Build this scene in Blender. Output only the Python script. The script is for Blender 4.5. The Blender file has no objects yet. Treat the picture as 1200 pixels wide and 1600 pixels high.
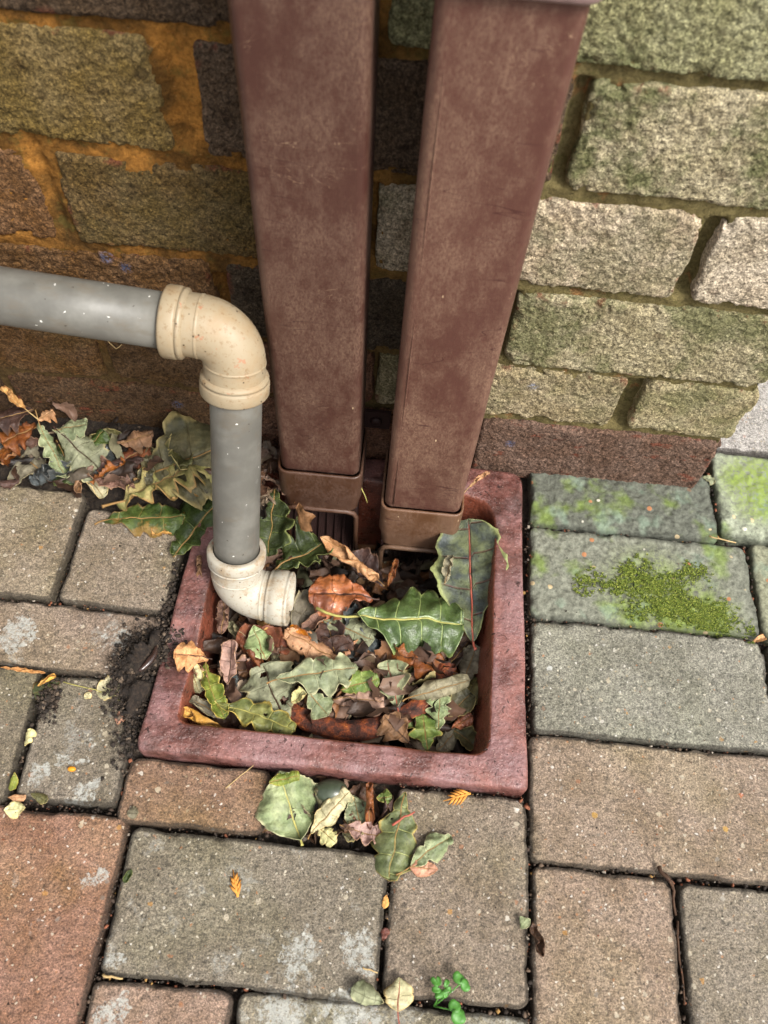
import bpy, bmesh, math, random
import numpy as np
from mathutils import Vector, Matrix
from math import pi, sin, cos, radians, sqrt

# ------------------------------------------------------------------ camera, sky, sun, exposure
sc = bpy.context.scene
COL = sc.collection
cam_d = bpy.data.cameras.new('camera'); cam = bpy.data.objects.new('camera', cam_d); COL.objects.link(cam)
Rm = Matrix(((0.995271514, -0.097116459, 0.001733857), (0.084642481, 0.858402523, -0.505945411), (0.04764728, 0.503699813, 0.862563757)))
cam.matrix_world = Matrix.Translation((0, 0, 0.625)) @ Rm.to_4x4()
cam_d.sensor_fit = 'VERTICAL'; cam_d.sensor_height = 36; cam_d.sensor_width = 27; cam_d.lens = 28.512
cam_d.clip_start = 0.01; cam_d.clip_end = 200
cam_d.dof.use_dof = True; cam_d.dof.focus_distance = 0.64; cam_d.dof.aperture_fstop = 9.0
sc.camera = cam
SUN_EL, SUN_AZ = 50.0, 50.0          # elevation; azimuth measured from -Y (street side) towards +X
world = bpy.data.worlds.new("World"); sc.world = world; world.use_nodes = True
wn = world.node_tree.nodes; wl = world.node_tree.links
sky = wn.new('ShaderNodeTexSky'); sky.sky_type = 'NISHITA'; sky.sun_disc = False
sdir = Vector((sin(radians(SUN_AZ)) * cos(radians(SUN_EL)), -cos(radians(SUN_AZ)) * cos(radians(SUN_EL)), sin(radians(SUN_EL))))
sky.sun_elevation = radians(SUN_EL); sky.sun_rotation = math.atan2(sdir.x, sdir.y)
sky.dust_density = 4.0; sky.air_density = 1.0
hs = wn.new('ShaderNodeHueSaturation'); hs.inputs['Saturation'].default_value = 0.15   # a white overcast veil
wl.new(sky.outputs[0], hs.inputs['Color']); wl.new(hs.outputs[0], wn['Background'].inputs['Color'])
wn['Background'].inputs['Strength'].default_value = 0.12
sun_d = bpy.data.lights.new('sun', 'SUN'); sun_d.energy = 1.5; sun_d.angle = radians(18); sun_d.color = (1.0, 0.95, 0.88)
sun = bpy.data.objects.new('sun', sun_d); COL.objects.link(sun); sun.rotation_euler = sdir.to_track_quat('Z', 'Y').to_euler()
sc.view_settings.view_transform = 'Standard'; sc.view_settings.look = 'None'
sc.view_settings.exposure = 1.42; sc.view_settings.gamma = 1; sc.view_settings.use_curve_mapping = False

# ------------------------------------------------------------------ numpy noise
def _h(ix, iy, iz, s):
    with np.errstate(over='ignore'):
        n = (ix.astype(np.int64) * 374761393 + iy.astype(np.int64) * 668265263 + iz.astype(np.int64) * 2147483647 + s * 1274126177) & 0xffffffff
        n = ((n ^ (n >> 13)) * 1274126177) & 0xffffffff
        n = (n ^ (n >> 16)) & 0xffffffff
    return n.astype(np.float64) / 4294967295.0
def noise3(p, s=0):
    p = np.asarray(p, float); f = np.floor(p); t = p - f; t = t * t * (3 - 2 * t); f = f.astype(np.int64); r = 0
    for dx in (0, 1):
        for dy in (0, 1):
            for dz in (0, 1):
                w = (t[:, 0] if dx else 1 - t[:, 0]) * (t[:, 1] if dy else 1 - t[:, 1]) * (t[:, 2] if dz else 1 - t[:, 2])
                r = r + w * _h(f[:, 0] + dx, f[:, 1] + dy, f[:, 2] + dz, s)
    return r * 2 - 1
def fbm(p, sc_, oc=3, s=0, g=.5):
    p = np.asarray(p, float) * sc_; r = 0; a = 1
    for o in range(oc):
        r = r + a * noise3(p * 2.03 ** o + o * 7.13, s + o * 31); a *= g
    return r
def sstep(a, b, x):
    t = np.clip((x - a) / (b - a), 0, 1); return t * t * (3 - 2 * t)

# ------------------------------------------------------------------ node helpers
def lin(c):
    if isinstance(c, str): c = [int(c[i:i + 2], 16) / 255 for i in (0, 2, 4)]
    return tuple(x / 12.92 if x <= .04045 else ((x + .055) / 1.055) ** 2.4 for x in c) + (1,)
class NT:
    def __init__(s, name):
        s.m = bpy.data.materials.new(name); s.m.use_nodes = True; s.n = s.m.node_tree.nodes; s.l = s.m.node_tree.links
        s.b = s.n['Principled BSDF']; s.b.inputs['Specular IOR Level'].default_value = .3
    def put(s, sock, v):
        if v is None: return
        if isinstance(v, bpy.types.NodeSocket): s.l.new(v, sock)
        else: sock.default_value = v
    def pos(s): return s.n.new('ShaderNodeNewGeometry').outputs['Position']
    def obc(s): return s.n.new('ShaderNodeTexCoord').outputs['Object']
    def info(s): return s.n.new('ShaderNodeObjectInfo')
    def geo(s): return s.n.new('ShaderNodeNewGeometry')
    def attr(s, a): x = s.n.new('ShaderNodeAttribute'); x.attribute_name = a; return x.outputs['Fac']
    def noise(s, v, scale, det=4, rough=.6, dist=0, col=False):
        x = s.n.new('ShaderNodeTexNoise'); s.put(x.inputs['Vector'], v); x.inputs['Scale'].default_value = scale
        x.inputs['Detail'].default_value = det; x.inputs['Roughness'].default_value = rough; x.inputs['Distortion'].default_value = dist
        return x.outputs['Color' if col else 'Fac']
    def vor(s, v, scale, feat='F1', out='Distance', rand=1):
        x = s.n.new('ShaderNodeTexVoronoi'); x.feature = feat; s.put(x.inputs['Vector'], v); x.inputs['Scale'].default_value = scale
        x.inputs['Randomness'].default_value = rand
        return x.outputs[out]
    def ramp(s, f, stops, interp='LINEAR'):
        x = s.n.new('ShaderNodeValToRGB'); x.color_ramp.interpolation = interp; e = x.color_ramp.elements
        while len(e) < len(stops): e.new(.5)
        for k, (p, c) in enumerate(stops):
            e[k].position = p; e[k].color = (c, c, c, 1) if isinstance(c, (int, float)) else (lin(c) if isinstance(c, str) else c)
        s.put(x.inputs[0], f); return x.outputs[0]
    def mr(s, f, a, b, c=0, d=1):
        x = s.n.new('ShaderNodeMapRange'); x.interpolation_type = 'SMOOTHSTEP'
        for i, v in enumerate((f, a, b, c, d)): s.put(x.inputs[i], v)
        return x.outputs[0]
    def math(s, op, a, b=None, c=None):
        x = s.n.new('ShaderNodeMath'); x.operation = op; s.put(x.inputs[0], a)
        if b is not None: s.put(x.inputs[1], b)
        if c is not None: s.put(x.inputs[2], c)
        return x.outputs[0]
    def mix(s, f, a, b, mode='MIX'):
        x = s.n.new('ShaderNodeMix'); x.data_type = 'RGBA'; x.blend_type = mode
        for i, v in ((0, f), (6, a), (7, b)):
            if isinstance(v, str): v = lin(v)
            s.put(x.inputs[i], v)
        return x.outputs[2]
    def hsv(s, c, h=.5, sa=1, v=1):
        x = s.n.new('ShaderNodeHueSaturation'); s.put(x.inputs['Hue'], h); s.put(x.inputs['Saturation'], sa); s.put(x.inputs['Value'], v); s.put(x.inputs['Color'], c); return x.outputs[0]
    def scalev(s, v, xyz):
        x = s.n.new('ShaderNodeMapping'); s.put(x.inputs['Vector'], v); x.inputs['Scale'].default_value = xyz; return x.outputs[0]
    def sep(s, v):
        x = s.n.new('ShaderNodeSeparateXYZ'); s.put(x.inputs[0], v); return x.outputs
    def bump(s, h, dist, st=1.0, nrm=None):
        x = s.n.new('ShaderNodeBump'); x.inputs['Distance'].default_value = dist; x.inputs['Strength'].default_value = st
        s.put(x.inputs['Height'], h)
        if nrm is not None: s.l.new(nrm, x.inputs['Normal'])
        return x.outputs[0]
    def out(s, col, rough=.8, nrm=None, spec=None):
        if isinstance(col, str): col = lin(col)
        s.put(s.b.inputs['Base Color'], col); s.put(s.b.inputs['Roughness'], rough)
        if nrm is not None: s.l.new(nrm, s.b.inputs['Normal'])
        if spec is not None: s.put(s.b.inputs['Specular IOR Level'], spec)
        return s.m

# ------------------------------------------------------------------ materials
def m_brick():
    t = NT('sanded_brick'); p = t.pos(); inf = t.info()
    n1 = t.noise(p, 330, 5, .75); n2 = t.noise(p, 40, 4); n3 = t.noise(p, 1000, 3, .7)
    c = t.mix(1, inf.outputs['Color'], t.ramp(n1, [(.32, .30), (.47, .80), (.68, 1.6)]), 'MULTIPLY'); c = t.mix(1, c, t.ramp(n3, [(.34, .55), (.5, 1.0), (.66, 1.4)]), 'MULTIPLY')
    c = t.mix(t.mr(n2, .35, .7, 0, .55), c, t.hsv(c, .5, .8, 1.5))
    c = t.mix(t.mr(t.noise(p, 75, 3), .55, .72, 0, .55), c, t.mix(1, c, '6a5348', 'MULTIPLY'))
    # algae on the faces, strength = object alpha
    al = t.math('MULTIPLY', t.mr(t.math('ADD', t.noise(p, 17, 4, .6), t.math('MULTIPLY', t.noise(p, 130, 2), .25)), .56, .74), inf.outputs['Alpha'])
    c = t.mix(al, c, t.mix(n1, '2a3012', '747a4c'))
    # fired red body bared at chipped arrises
    ed = t.math('MULTIPLY', t.attr('edge'), t.mr(t.noise(p, 42, 4, .7), .56, .64))
    c = t.mix(t.math('MULTIPLY', ed, .65), c, t.mix(n1, '44201a', '8a4a34'))
    rd = t.math('MULTIPLY', t.mr(t.noise(t.scalev(p, (1, 1, 2)), 34, 4, .7), .60, .68), t.mr(t.sep(p)[2], .085, .06))
    c = t.mix(t.math('MULTIPLY', rd, .6), c, t.mix(n1, '5a2a1e', '8f4a34'))
    # old blue paint specks
    for q in ((.108, .121), (-.190, .052), (.104, .042), (-.213, .214), (-.2, .207)):
        d = t.n.new('ShaderNodeVectorMath'); d.operation = 'DISTANCE'; s3 = t.sep(p)
        cx = t.n.new('ShaderNodeCombineXYZ'); t.l.new(s3[0], cx.inputs[0]); t.l.new(s3[2], cx.inputs[2])
        t.l.new(cx.outputs[0], d.inputs[0]); d.inputs[1].default_value = (q[0], 0, q[1])
        k = t.math('MULTIPLY', t.mr(d.outputs['Value'], .0065, .002), t.mr(n1, .47, .55))
        c = t.mix(t.math('MULTIPLY', k, .6), c, '47618a')
    gv = t.vor(p, 560); c = t.mix(1, c, t.ramp(gv, [(.15, 1.2), (.5, 1.0), (.8, .65)]), 'MULTIPLY')
    nr = t.bump(n1, .0026, .9); nr = t.bump(t.math('SUBTRACT', 1, gv), .0012, .8, nr); nr = t.bump(n3, .0010, .8, nr)
    return t.out(c, .93, nr, .15)
def m_mortar():
    t = NT('stained_tinted_mortar'); p = t.pos(); x, y, z = t.sep(p)
    n1 = t.noise(p, 380, 5, .8); n2 = t.noise(p, 28, 4, .6)
    left = t.mr(t.math('ADD', x, t.math('MULTIPLY', n2, .12)), .13, .0)  # warm cast of the left side put into the colour along with stains
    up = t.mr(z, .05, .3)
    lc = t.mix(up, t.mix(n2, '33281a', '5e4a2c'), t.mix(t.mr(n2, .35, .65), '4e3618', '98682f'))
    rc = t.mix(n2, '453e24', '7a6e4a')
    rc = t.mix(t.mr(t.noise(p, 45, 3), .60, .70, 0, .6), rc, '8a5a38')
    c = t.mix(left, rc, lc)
    c = t.mix(1, c, t.ramp(n1, [(.3, .38), (.5, 1.0), (.7, 1.5)]), 'MULTIPLY')
    c = t.mix(t.mr(t.noise(p, 70, 4, .7), .54, .66, 0, .45), c, '4c4a24'); c = t.mix(t.mr(t.vor(p, 420), .10, .05, 0, .4), c, 'b9a77a')
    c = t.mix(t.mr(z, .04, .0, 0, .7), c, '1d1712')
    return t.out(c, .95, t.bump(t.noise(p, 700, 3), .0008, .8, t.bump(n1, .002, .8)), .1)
def m_paver():
    t = NT('concrete_paver'); p = t.pos(); inf = t.info()
    sand = t.noise(p, 760, 4, .85); n2 = t.noise(p, 22, 5, .65); n3 = t.noise(p, 260, 4, .7)
    c = t.mix(1, inf.outputs['Color'], t.ramp(sand, [(.34, .30), (.5, .95), (.66, 1.95)]), 'MULTIPLY')
    c = t.mix(1, c, t.ramp(n3, [(.32, .50), (.48, 1.0), (.68, 1.36)]), 'MULTIPLY')
    c = t.mix(t.mr(n2, .35, .68, 0, .8), c, t.hsv(c, .506, 1.25, .68))
    c = t.mix(t.mr(t.noise(p, 9, 3), .45, .65, 0, .4), c, t.hsv(c, .53, 1.1, 1.12))
    # mid stones
    pw = t.n.new('ShaderNodeVectorMath'); pw.operation = 'MULTIPLY_ADD'; t.l.new(t.noise(p, 420, 2, .6, col=True), pw.inputs[0]); pw.inputs[1].default_value = (.0034,) * 3; t.l.new(p, pw.inputs[2]); pw = pw.outputs[0]
    def stones(scale, thr, amount, cols):
        d = t.vor(pw, scale); k = t.vor(pw, scale, out='Color'); s3 = t.sep(k)
        sel = t.math('MULTIPLY', t.mr(d, t.math('ADD', thr, 0), t.math('MULTIPLY', thr, .75)), t.mr(s3[0], amount, t.math('ADD', amount, -.01)))
        return sel, t.ramp(s3[1], cols, 'CONSTANT')
    s1, k1 = stones(150, .30, .09, [(0, 'c9bda6'), (.3, '9c6a4a'), (.45, '8a8378'), (.62, 'ddd6c8'), (.78, 'b8863f'), (.9, '6f6a60')])
    c = t.mix(t.math('MULTIPLY', s1, .62), c, k1)
    s2, k2 = stones(340, .34, .16, [(0, 'd8ceb8'), (.4, 'a89878'), (.6, 'e8e2d8'), (.82, 'b07a50')])
    c = t.mix(t.math('MULTIPLY', s2, .62), c, k2)
    s0, k0 = stones(62, .16, .09, [(0, 'cdbfa4'), (.35, 'c26a3c'), (.55, 'cfd0cc'), (.75, 'c89a3a'), (.88, '84705c')])
    c = t.mix(t.math('MULTIPLY', s0, .6), c, k0)
    # pits
    pit = t.math('MULTIPLY', t.mr(t.noise(p, 130, 3, .7), .67, .74), .8)
    c = t.mix(pit, c, '1d1813')
    # lichen bloom (alpha)
    ln = t.noise(p, 30, 4, .6); lf = t.noise(p, 300, 4, .8)
    thr = t.math('SUBTRACT', .74, t.math('MULTIPLY', inf.outputs['Alpha'], .38))
    lk = t.math('MULTIPLY', t.mr(t.math('SUBTRACT', ln, thr), -.02, .06), t.mr(lf, .42, .56))
    # lime crusts with eaten edges, each where the photograph has it
    wv = t.n.new('ShaderNodeVectorMath'); wv.operation = 'MULTIPLY_ADD'; t.l.new(t.noise(p, 38, 4, .7, col=True), wv.inputs[0]); wv.inputs[1].default_value = (.06, .06, 0); wv.inputs[2].default_value = (0, 0, 0)
    wa = t.n.new('ShaderNodeVectorMath'); wa.operation = 'ADD'; t.l.new(wv.outputs[0], wa.inputs[0]); t.l.new(p, wa.inputs[1]); wp_ = wa.outputs[0]
    mk = None
    for (cx, cy, r0) in [(-0.027, 0.013, 0.02), (0.011, 0.02, 0.022), (-0.176, 0.043, 0.014), (-0.233, 0.113, 0.02), (-0.216, 0.131, 0.01), (-0.2, 0.219, 0.022), (-0.036, -0.018, 0.03), (0.015, -0.017, 0.03), (-0.154, 0.002, 0.01), (-0.143, -0.025, 0.014), (-0.2, 0.107, 0.016), (-0.283, 0.221, 0.02)]:
        d = t.n.new('ShaderNodeVectorMath'); d.operation = 'DISTANCE'; t.l.new(wp_, d.inputs[0]); d.inputs[1].default_value = (cx + .03, cy + .03, 0)
        q = t.mr(d.outputs['Value'], r0 * 1.25, r0 * .1); mk = q if mk is None else t.math('MAXIMUM', mk, q)
    cr = t.math('ADD', t.math('MULTIPLY', mk, .55), t.math('ADD', t.math('MULTIPLY', ln, .55), t.math('MULTIPLY', lf, .45)))
    crk = t.math('MULTIPLY', t.mr(cr, .80, .90), t.mr(t.noise(p, 210, 5, .85), .42, .55))
    lk = t.math('MAXIMUM', t.math('MULTIPLY', lk, .45), crk)
    c = t.mix(t.math('MULTIPLY', lk, .8), c, t.mix(t.noise(p, 240, 3, .7), '8f9088', 'd8d8d0'))
    # dirt caught along the arrises
    ed = t.attr('edge')
    c = t.mix(t.math('MULTIPLY', t.mr(t.math('ADD', ed, t.math('MULTIPLY', n2, .9)), .65, 1.25), .75), c, '2a241c')
    h = t.math('ADD', t.math('MULTIPLY', n3, 1.0), t.math('MULTIPLY', pit, -1.2))
    nr = t.bump(h, .0032, 1); nr = t.bump(sand, .0014, 1, nr)
    return t.out(c, t.mr(n3, .3, .7, .6, .9), nr, .35)
def m_algae():
    # right hand pavers: dark, pebbly, with green and pale teal crusts
    t = NT('algae_paver'); p = t.pos(); inf = t.info(); x, y, z = t.sep(p)
    n1 = t.noise(p, 240, 5, .72); n2 = t.noise(p, 26, 4, .6)
    c = t.mix(1, inf.outputs['Color'], t.ramp(n1, [(.3, .45), (.5, 1.0), (.7, 1.6)]), 'MULTIPLY')
    c = t.mix(t.mr(t.noise(p, 19, 4), .52, .66, 0, .75), c, t.mix(n1, '3c4a18', '7f9440'))
    c = t.mix(t.mr(t.noise(t.scalev(p, (1, 1, 1)), 33, 3, .55), .56, .70, 0, .6), c, t.mix(n1, '5e7060', '8a9a86'))
    def near(cx, cy, r0, r1):
        d = t.n.new('ShaderNodeVectorMath'); d.operation = 'DISTANCE'; t.l.new(p, d.inputs[0]); d.inputs[1].default_value = (cx, cy, 0)
        return t.mr(t.math('ADD', d.outputs['Value'], t.math('MULTIPLY', n2, .03)), r1 + .015, r0 + .015)
    for (cx, cy, r0, r1, st) in ((.235, .310, .02, .06, .5), (.275, .295, .01, .045, .4), (.345, .432, .02, .05, .85), (.385, .440, .01, .05, .8)):
        c = t.mix(t.math('MULTIPLY', t.math('MULTIPLY', near(cx, cy, r0, r1), t.mr(n1, .38, .55)), st), c, t.mix(n1, '4a5a1c', '86983e'))
    pe = t.vor(p, 130); pc = t.sep(t.vor(p, 130, out='Color'))
    c = t.mix(t.math('MULTIPLY', t.mr(pe, .34, .26), t.mr(pc[0], .09, .08)), c, t.ramp(pc[1], [(0, 'b3a07c'), (.5, '9a6a48'), (.8, 'c4bfae')], 'CONSTANT'))
    c = t.mix(t.math('MULTIPLY', t.attr('edge'), .5), c, '14150f')
    nr = t.bump(t.mr(pe, .6, .0), .0016, .5); nr = t.bump(n1, .0018, .9, nr)
    return t.out(c, .85, nr, .3)
def m_soil():
    t = NT('damp_soil'); p = t.pos()
    c = t.ramp(t.noise(p, 300, 5, .7), [(.3, '15100c'), (.5, '2b221b'), (.7, '4a3d31')])
    c = t.mix(t.mr(t.noise(p, 90, 3), .55, .65, 0, .35), c, '4b4438')
    return t.out(c, .85, t.bump(t.noise(p, 420, 5, .8), .003, 1), .35)
def m_crumb():
    t = NT('soil_crumb'); g = t.geo(); r = g.outputs['Random Per Island']; p = t.pos()
    c = t.ramp(r, [(0, '1c1612'), (.5, '2e261f'), (.85, '40352b'), (.97, '5e5042')])
    return t.out(c, .85, t.bump(t.noise(p, 800, 3), .001, .8), .35)
def m_grit():
    t = NT('grit'); g = t.geo(); r = g.outputs['Random Per Island']
    return t.out(t.ramp(r, [(0, '241d17'), (.45, '3c3027'), (.7, '5a4a3c'), (.85, '7a4a34'), (.93, '948a7c'), (.97, '8a6a3c')], 'CONSTANT'), .8, None, .3)
def m_litter():
    t = NT('leaf_litter'); g = t.geo(); r = g.outputs['Random Per Island']; p = t.pos()
    c = t.ramp(r, [(0, '1c1510'), (.25, '3a281c'), (.45, '5a4030'), (.6, '7a6050'), (.72, '4a463a'), (.82, '7f5432'), (.9, '6a6a50'), (.97, '94806a')])
    c = t.mix(t.mr(t.noise(p, 150, 3), .4, .7, 0, .5), c, t.hsv(c, .5, 1, .5))
    return t.out(c, .55, t.bump(t.noise(p, 350, 3), .001, .6), .4)
def m_terracotta():
    t = NT('salt_glazed_clay'); p = t.pos(); x, y, z = t.sep(p)
    n1 = t.noise(p, 55, 4, .65); n2 = t.noise(p, 420, 4, .75)
    c = t.mix(t.mr(n1, .3, .7), '4f2f2a', '7b5048')
    c = t.mix(t.mr(t.noise(p, 18, 3), .45, .62, 0, .7), c, '80605f')
    c = t.mix(t.mr(t.math('ADD', t.attr('inner'), t.math('MULTIPLY', n1, .4)), .8, 1.1, 0, .85), c, t.mix(n1, '5c2c1e', '82462f'))
    c = t.mix(1, c, t.ramp(n2, [(.3, .65), (.5, 1.0), (.7, 1.35)]), 'MULTIPLY')
    pit = t.mr(t.noise(t.scalev(p, (1, 1, 1)), 190, 3, .65, 1.2), .635, .68)
    c = t.mix(t.math('MULTIPLY', pit, .85), c, '22100d')
    dirt = t.math('MULTIPLY', t.mr(t.noise(p, 24, 5, .7), .42, .62), t.math('MAXIMUM', t.mr(x, -.06, -.14), t.mr(y, .26, .38)))
    c = t.mix(t.math('MULTIPLY', dirt, .7), c, '2e1d17')
    sp = t.mr(t.vor(p, 330), .13, .08)
    c = t.mix(t.math('MULTIPLY', sp, .5), c, 'd0b8a8')
    h = t.math('SUBTRACT', t.noise(p, 160, 5, .7), t.math('MULTIPLY', pit, .5))
    return t.out(c, t.mr(n1, .35, .65, .24, .5), t.bump(n2, .0004, .5, t.bump(h, .0024, .8)), .5)
def m_downpipe(dirty):
    t = NT('brown_downpipe_plastic' if not dirty else 'dusty_shoe_plastic'); p = t.pos()
    ps = t.scalev(p, (1, 1, .55))
    b1 = t.noise(ps, 26, 6, .72); b2 = t.noise(ps, 150, 5, .75); b3 = t.noise(t.scalev(p, (1.2, 1, .25)), 600, 3, .8)
    base = t.mix(t.noise(ps, 9, 3), '442b25', '50352e') if not dirty else t.mix(b1, '48301f', '5e442f')
    d = t.math('MULTIPLY', t.mr(t.math('ADD', b1, t.math('MULTIPLY', b2, .45)), .54, .90), .75 if not dirty else .7)
    d = t.math('MULTIPLY', d, t.mr(t.noise(t.scalev(p, (1, 1, .5)), 820, 3, .85), .38, .60, .25, 1.25))
    c = t.mix(d, base, t.mix(b3, '5e463a', '7c6450'))
    c = t.mix(t.math('MULTIPLY', t.mr(b3, .64, .72), .14), c, 'a9937a')
    # fine wavy scratches
    s1 = t.noise(t.scalev(p, (6, 6, 40)), 1.6, 2, .5, 1.0)
    scr = t.math('MULTIPLY', t.mr(t.math('ABSOLUTE', t.math('SUBTRACT', s1, .5)), .006, .001), t.mr(t.noise(p, 14, 2), .5, .58))
    c = t.mix(t.math('MULTIPLY', scr, .8), c, '371d1b')
    s2 = t.noise(t.scalev(p, (6, 6, 16)), 3.1, 2, .5, 3.0)
    scr2 = t.math('MULTIPLY', t.mr(t.math('ABSOLUTE', t.math('SUBTRACT', s2, .52)), .004, .0008), t.mr(t.noise(p, 21, 2), .58, .66))
    c = t.mix(t.math('MULTIPLY', scr2, .45), c, 'b59c80')
    vs = t.vor(t.scalev(p, (1, 1, .45)), 95); vc = t.sep(t.vor(t.scalev(p, (1, 1, .45)), 95, out='Color'))
    c = t.mix(t.math('MULTIPLY', t.math('MULTIPLY', t.mr(vs, .08, .03), t.mr(vc[0], .13, .12)), .6), c, 'cdb894')
    nr = t.bump(b2, .0005, .5)
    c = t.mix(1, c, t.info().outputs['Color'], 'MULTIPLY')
    return t.out(c, t.mr(d, 0, .6, .36, .65), nr, .45)
def m_greypipe():
    t = NT('grey_waste_pipe'); p = t.pos()
    c = t.mix(t.mr(t.noise(p, 30, 4), .35, .7), '57554f', '6d6b64')
    c = t.mix(t.mr(t.noise(t.scalev(p, (.4, 1, 1)), 60, 5, .75), .5, .72, 0, .65), c, '5e564a')
    pw = t.n.new('ShaderNodeVectorMath'); pw.operation = 'MULTIPLY_ADD'; t.l.new(t.noise(p, 260, 3, .7, col=True), pw.inputs[0]); pw.inputs[1].default_value = (.005,) * 3; t.l.new(p, pw.inputs[2]); p = pw.outputs[0]
    v = t.vor(p, 85); vc = t.sep(t.vor(p, 85, out='Color'))
    ring = t.math('MULTIPLY', t.mr(v, .15, .12), t.mr(vc[0], .06, .05))
    core = t.mr(v, .10, .14, .35, 1)
    c = t.mix(t.math('MULTIPLY', t.math('MULTIPLY', ring, core), t.mr(t.sep(p)[0], -.14, -.16, .15, .8)), c, 'dad8d2')
    v2 = t.vor(p, 260); v2c = t.sep(t.vor(p, 260, out='Color'))
    c = t.mix(t.math('MULTIPLY', t.mr(v2, .22, .12), t.mr(v2c[0], .045, .04)), c, 'dddad2')
    c = t.mix(t.math('MULTIPLY', t.mr(v2, .2, .12), t.mr(v2c[0], .92, .93)), c, '3a342c')
    return t.out(c, .45, t.bump(t.noise(p, 300, 3), .0003, .4), .4)
def m_cream(name='aged_white_fitting', top='8f8169', low='a29c8e'):
    t = NT(name); p = t.pos(); z = t.sep(p)[2]
    c = t.mix(t.mr(z, .03, .16), low, top)
    c = t.mix(t.mr(t.noise(p, 40, 5, .7), .44, .68, 0, .75), c, '8c7658')
    c = t.mix(t.mr(t.noise(p, 260, 4, .7), .54, .68, 0, .6), c, '755a3a')
    v = t.vor(p, 300); vc = t.sep(t.vor(p, 300, out='Color'))
    c = t.mix(t.math('MULTIPLY', t.mr(v, .24, .14), t.mr(vc[0], .07, .06)), c, '3a2a1c')
    c = t.mix(t.math('MULTIPLY', t.mr(t.noise(p, 120, 3, .6), .66, .70), .5), c, '9a5436')
    return t.out(c, t.mr(t.noise(p, 60, 3), .3, .7, .35, .6), t.bump(t.noise(p, 500, 3), .0002, .4), .4)
def m_plain(name, col, rough=.6, spec=.3, var=.3, sc_=200):
    t = NT(name); p = t.obc()
    c = t.mix(t.mr(t.noise(p, sc_, 4), .3, .7), lin(col), t.hsv(lin(col), .5, 1, 1 - var))
    return t.out(c, rough, t.bump(t.noise(p, sc_ * 2, 3), .0005, .4), spec)
def m_rust():
    t = NT('rusty_iron'); p = t.pos(); n = t.noise(p, 120, 5, .75)
    c = t.ramp(n, [(.3, '1d1412'), (.46, '4a2a20'), (.58, '7a3d22'), (.7, 'b0672f')])
    return t.out(c, .7, t.bump(n, .003, 1), .3)

def m_leaf(name, c1, c2, vein, edge, rough=.5, edge_w=.5, blotch=None, vein_s=.7, spec=.35):
    vein_s *= .75
    t = NT('leaf_' + name); o = t.obc(); inf = t.info(); rnd = inf.outputs['Random']
    U, V, L_ = t.attr('lu'), t.attr('lv'), t.attr('ll')          # lobe phase, 0..1 across half blade, 0..1 along blade
    of = t.n.new('ShaderNodeVectorMath'); of.operation = 'ADD'; t.l.new(o, of.inputs[0])
    cb = t.n.new('ShaderNodeCombineXYZ'); t.l.new(t.math('MULTIPLY', rnd, 5), cb.inputs[0]); t.l.new(cb.outputs[0], of.inputs[1]); o = of.outputs[0]
    n1 = t.noise(o, 55, 4, .6); n2 = t.noise(o, 330, 4, .7)
    c = t.mix(t.mr(n1, .34, .66), c1, c2); c = t.mix(1, c, t.ramp(t.noise(o, 120, 3), [(.35, .72), (.5, 1), (.65, 1.2)]), 'MULTIPLY')
    if blotch: c = t.mix(t.mr(t.noise(o, 42, 4, .65), .53, .62, 0, .85), c, blotch)
    c = t.hsv(c, t.math('ADD', .485, t.math('MULTIPLY', rnd, .03)), t.math('ADD', .85, t.math('MULTIPLY', rnd, .3)), t.math('ADD', .82, t.math('MULTIPLY', rnd, .36)))
    c = t.mix(1, c, t.ramp(n2, [(.3, .76), (.5, 1.0), (.7, 1.2)]), 'MULTIPLY')
    c = t.mix(t.math('MULTIPLY', t.mr(t.math('ADD', V, t.math('MULTIPLY', n1, .35)), 1.14 - edge_w * .25, 1.2), .9), c, edge)
    fr = t.math('ABSOLUTE', t.math('SUBTRACT', t.math('FRACT', t.math('ADD', U, .5)), .5))
    lat = t.math('MULTIPLY', t.mr(fr, .045, .012), t.mr(V, 1.0, .7))
    mid = t.mr(V, .06, .02)
    ter = t.math('MULTIPLY', t.mr(t.vor(o, 640, 'DISTANCE_TO_EDGE'), .06, .0), .16)
    vm = t.math('MAXIMUM', t.math('MAXIMUM', lat, mid), ter)
    c = t.mix(t.math('MULTIPLY', vm, vein_s), c, vein)
    c = t.mix(t.math('MULTIPLY', t.mr(t.noise(o, 190, 3, .6), .68, .73), .8), c, '1c120b')
    nr = t.bump(t.math('SUBTRACT', t.math('MULTIPLY', n2, .4), vm), .0012, .7); nr = t.bump(t.noise(o, 90, 3), .0035, .6, nr)
    t.b.inputs['Subsurface Weight'].default_value = 0
    t.b.inputs['Transmission Weight'].default_value = 0
    return t.out(c, rough, nr, spec)
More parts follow.
